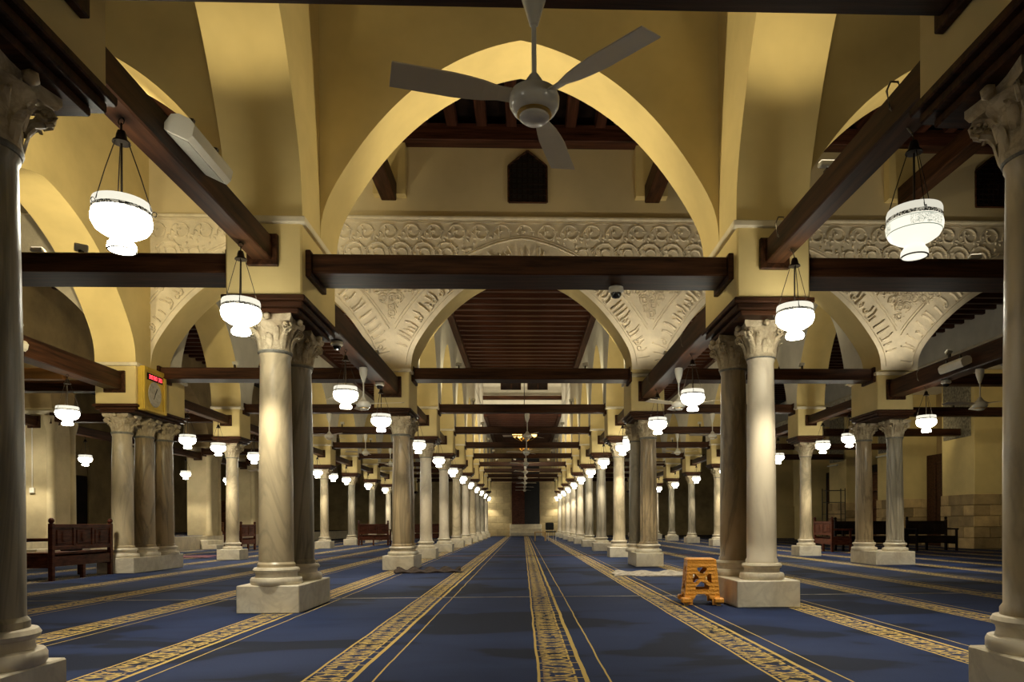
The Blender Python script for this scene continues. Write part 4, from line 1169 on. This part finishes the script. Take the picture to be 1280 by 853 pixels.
place('back_frame', fin(bm, 'bf', white_enamel), ch)
tb = thing('side_table', 'small light wooden table beside the black chair', 'table', (.86, 35.7, 0), 0)
wl = plain('light wood', (.42, .27, .12), .5, stretch=(1, 1, 4), var=.2)
place('table_top', box_me('top', wl, -.3, .3, -.22, .22, .42, .46, .008), tb)
for sx_ in (-1, 1):
    for sy_ in (-1, 1): place('leg', box_me('leg', wl, sx_ * .26 - .03, sx_ * .26 + .03, sy_ * .18 - .03, sy_ * .18 + .03, 0, .42), tb)

# ---------------------------------------------------------------- clock with red digits on the left pier
ck = thing('wall_clock', 'gilded square clock with red digits on the left pier', 'clock', (-XO + HW, 13.34, 3.36))
place('case', box_me('case', gold_frame, .002, .10, -.40, .40, -.40, .40, .012), ck)
bm = bmesh.new()
for a in ((-.40, -.31, -.40, .40), (.31, .40, -.40, .40), (-.31, .31, -.40, -.33), (-.31, .31, .33, .40)): bx(bm, .10, .125, a[0], a[1], a[2], a[3], .01)
place('frame', fin(bm, 'cf', gold_frame), ck)
place('display', box_me('disp', bar_glass, .10, .112, -.27, .27, .17, .30), ck)
bm = bmesh.new()
for k in range(6):
    u = -.19 + k * .075 + (.02 if k > 3 else 0)
    bx(bm, .112, .115, u - .022, u + .022, .262, .272); bx(bm, .112, .115, u - .022, u + .022, .20, .21)
    bx(bm, .112, .115, u + .018, u + .026, .205, .265)
    if k % 2: bx(bm, .112, .115, u - .026, u - .018, .205, .265)
    else: bx(bm, .112, .115, u - .022, u + .022, .231, .24)
place('digits', fin(bm, 'digits', led_red), ck)
dm = lathe_me('dial', seal_m, [(.0001, 0), (.22, 0), (.235, .012), (.22, .022), (.20, .018), (.0001, .018)], 36, caps=False)
dl = place('dial', dm, ck, (.10, -.02, -.07), (0, PI / 2, 0))
bm = bmesh.new(); tube(bm, [(.122, -.02, -.07), (.122, .05, .05)], .008, 4); tube(bm, [(.122, -.02, -.07), (.122, -.07, -.16)], .006, 4); place('hand', fin(bm, 'hand', iron), ck)

# ---------------------------------------------------------------- bookcases and small furniture on and by the platform
def bookcase(x, y, rz, z, W, H, D, ns, label, books=True):
    t = thing('bookcase', label, 'bookcase', (x, y, z), rz, 'wooden bookcases')
    for sx_ in (-1, 1): place('side_board', box_me('sb', wood_case, sx_ * W / 2 - .02, sx_ * W / 2 + .02, -D / 2, D / 2, 0, H), t)
    place('back_board', box_me('bb', wood_case, -W / 2 + .02, W / 2 - .02, D / 2 - .02, D / 2, 0, H), t)
    for k in range(ns + 1): place('shelf', box_me('shelf', wood_case, -W / 2 + .02, W / 2 - .02, -D / 2, D / 2 - .02, k * (H - .03) / ns, k * (H - .03) / ns + .03), t)
    return t
bookcase(-11.3 - 1.2, 15.9, R(70), .495, .9, .55, .35, 2, 'low open bookcase on the platform behind the left bench')
bookcase(-12.9, 29.3, R(60), .495, 1.1, .5, .4, 1, 'low brown bookcase on the platform right of the far steps')
bookcase(-13.4, 33.0, R(60), .495, 1.1, 1.5, .4, 4, 'tall bookcase on the platform between far piers')
bookcase(-12.6, 31.6, R(60), .495, 1.0, .5, .4, 1, 'low brown bookcase in front of the tall one')
bookcase(14.72, 26.3 + 2.4, -PI / 2, 0, 2.2, 2.9, .35, 4, 'tall dark bookcase against the court wall')
ps_ = thing('picture_stand', 'pale framed notice leaning on the platform at far left', 'picture', (-12.0, 15.0, .495), R(75))
place('frame', box_me('fr', ledge_m, -.25, .25, -.015, .015, 0, .62, .01), ps_, (0, 0, 0), (R(-12), 0, 0))
place('notice', box_me('nt', wood_black, -.18, .18, -.02, -.0151, .08, .54), ps_, (0, 0, 0), (R(-12), 0, 0))
rk = thing('metal_rack', 'thin metal shelf rack by the court wall', 'rack', (13.2, 29.5, 0), 0)
for sx_ in (-1, 1):
    for sy_ in (-1, 1):
        bm = bmesh.new(); tube(bm, [(sx_ * .4, sy_ * .2, 0), (sx_ * .4, sy_ * .2, 2.3)], .02, 6); place('upright', fin(bm, 'up', iron), rk)
for k in range(5): place('shelf', box_me('rs', iron, -.4, .4, -.2, .2, .2 + k * .5, .22 + k * .5), rk)
# conduit and switch on the near platform pier
cd = thing('switch_box', 'white switch box with conduit on the far left pier', 'switch', (-XQ - .05, 18.3 - .42, 1.75))
place('box', box_me('box', white_plastic, -.06, .06, -.05, -.0, -.07, .07, .01), cd)
bm = bmesh.new(); tube(bm, [(0, -.02, .07), (0, -.02, 1.6)], .015, 6); place('conduit', fin(bm, 'cd', white_plastic), cd)

for k, (yy, zz) in enumerate(((18.2, 3.35), (26.6, 3.4), (31.0, 3.4))):
    tl = thing('wall_tube_light', 'white unlit tube light on the court wall pier, %s from the camera' % ORD(k + 1), 'light', (14.05, yy, zz), 0, 'tube lights on the court piers')
    place('arm', box_me('arm', white_plastic, -.22, 0, -.02, .02, -.02, .02), tl)
    place('tube', box_me('tube', white_enamel, -.26, -.18, -.5, .5, -.03, .03, .015), tl)
bxm = place('junction_box', box_me('junction_box', iron, -.05, 0, -.13, .13, -.13, .13, .01), None, (14.05, 18.5, 2.05)); tag(bxm, 'small black junction box on the nearest court wall pier', 'box')
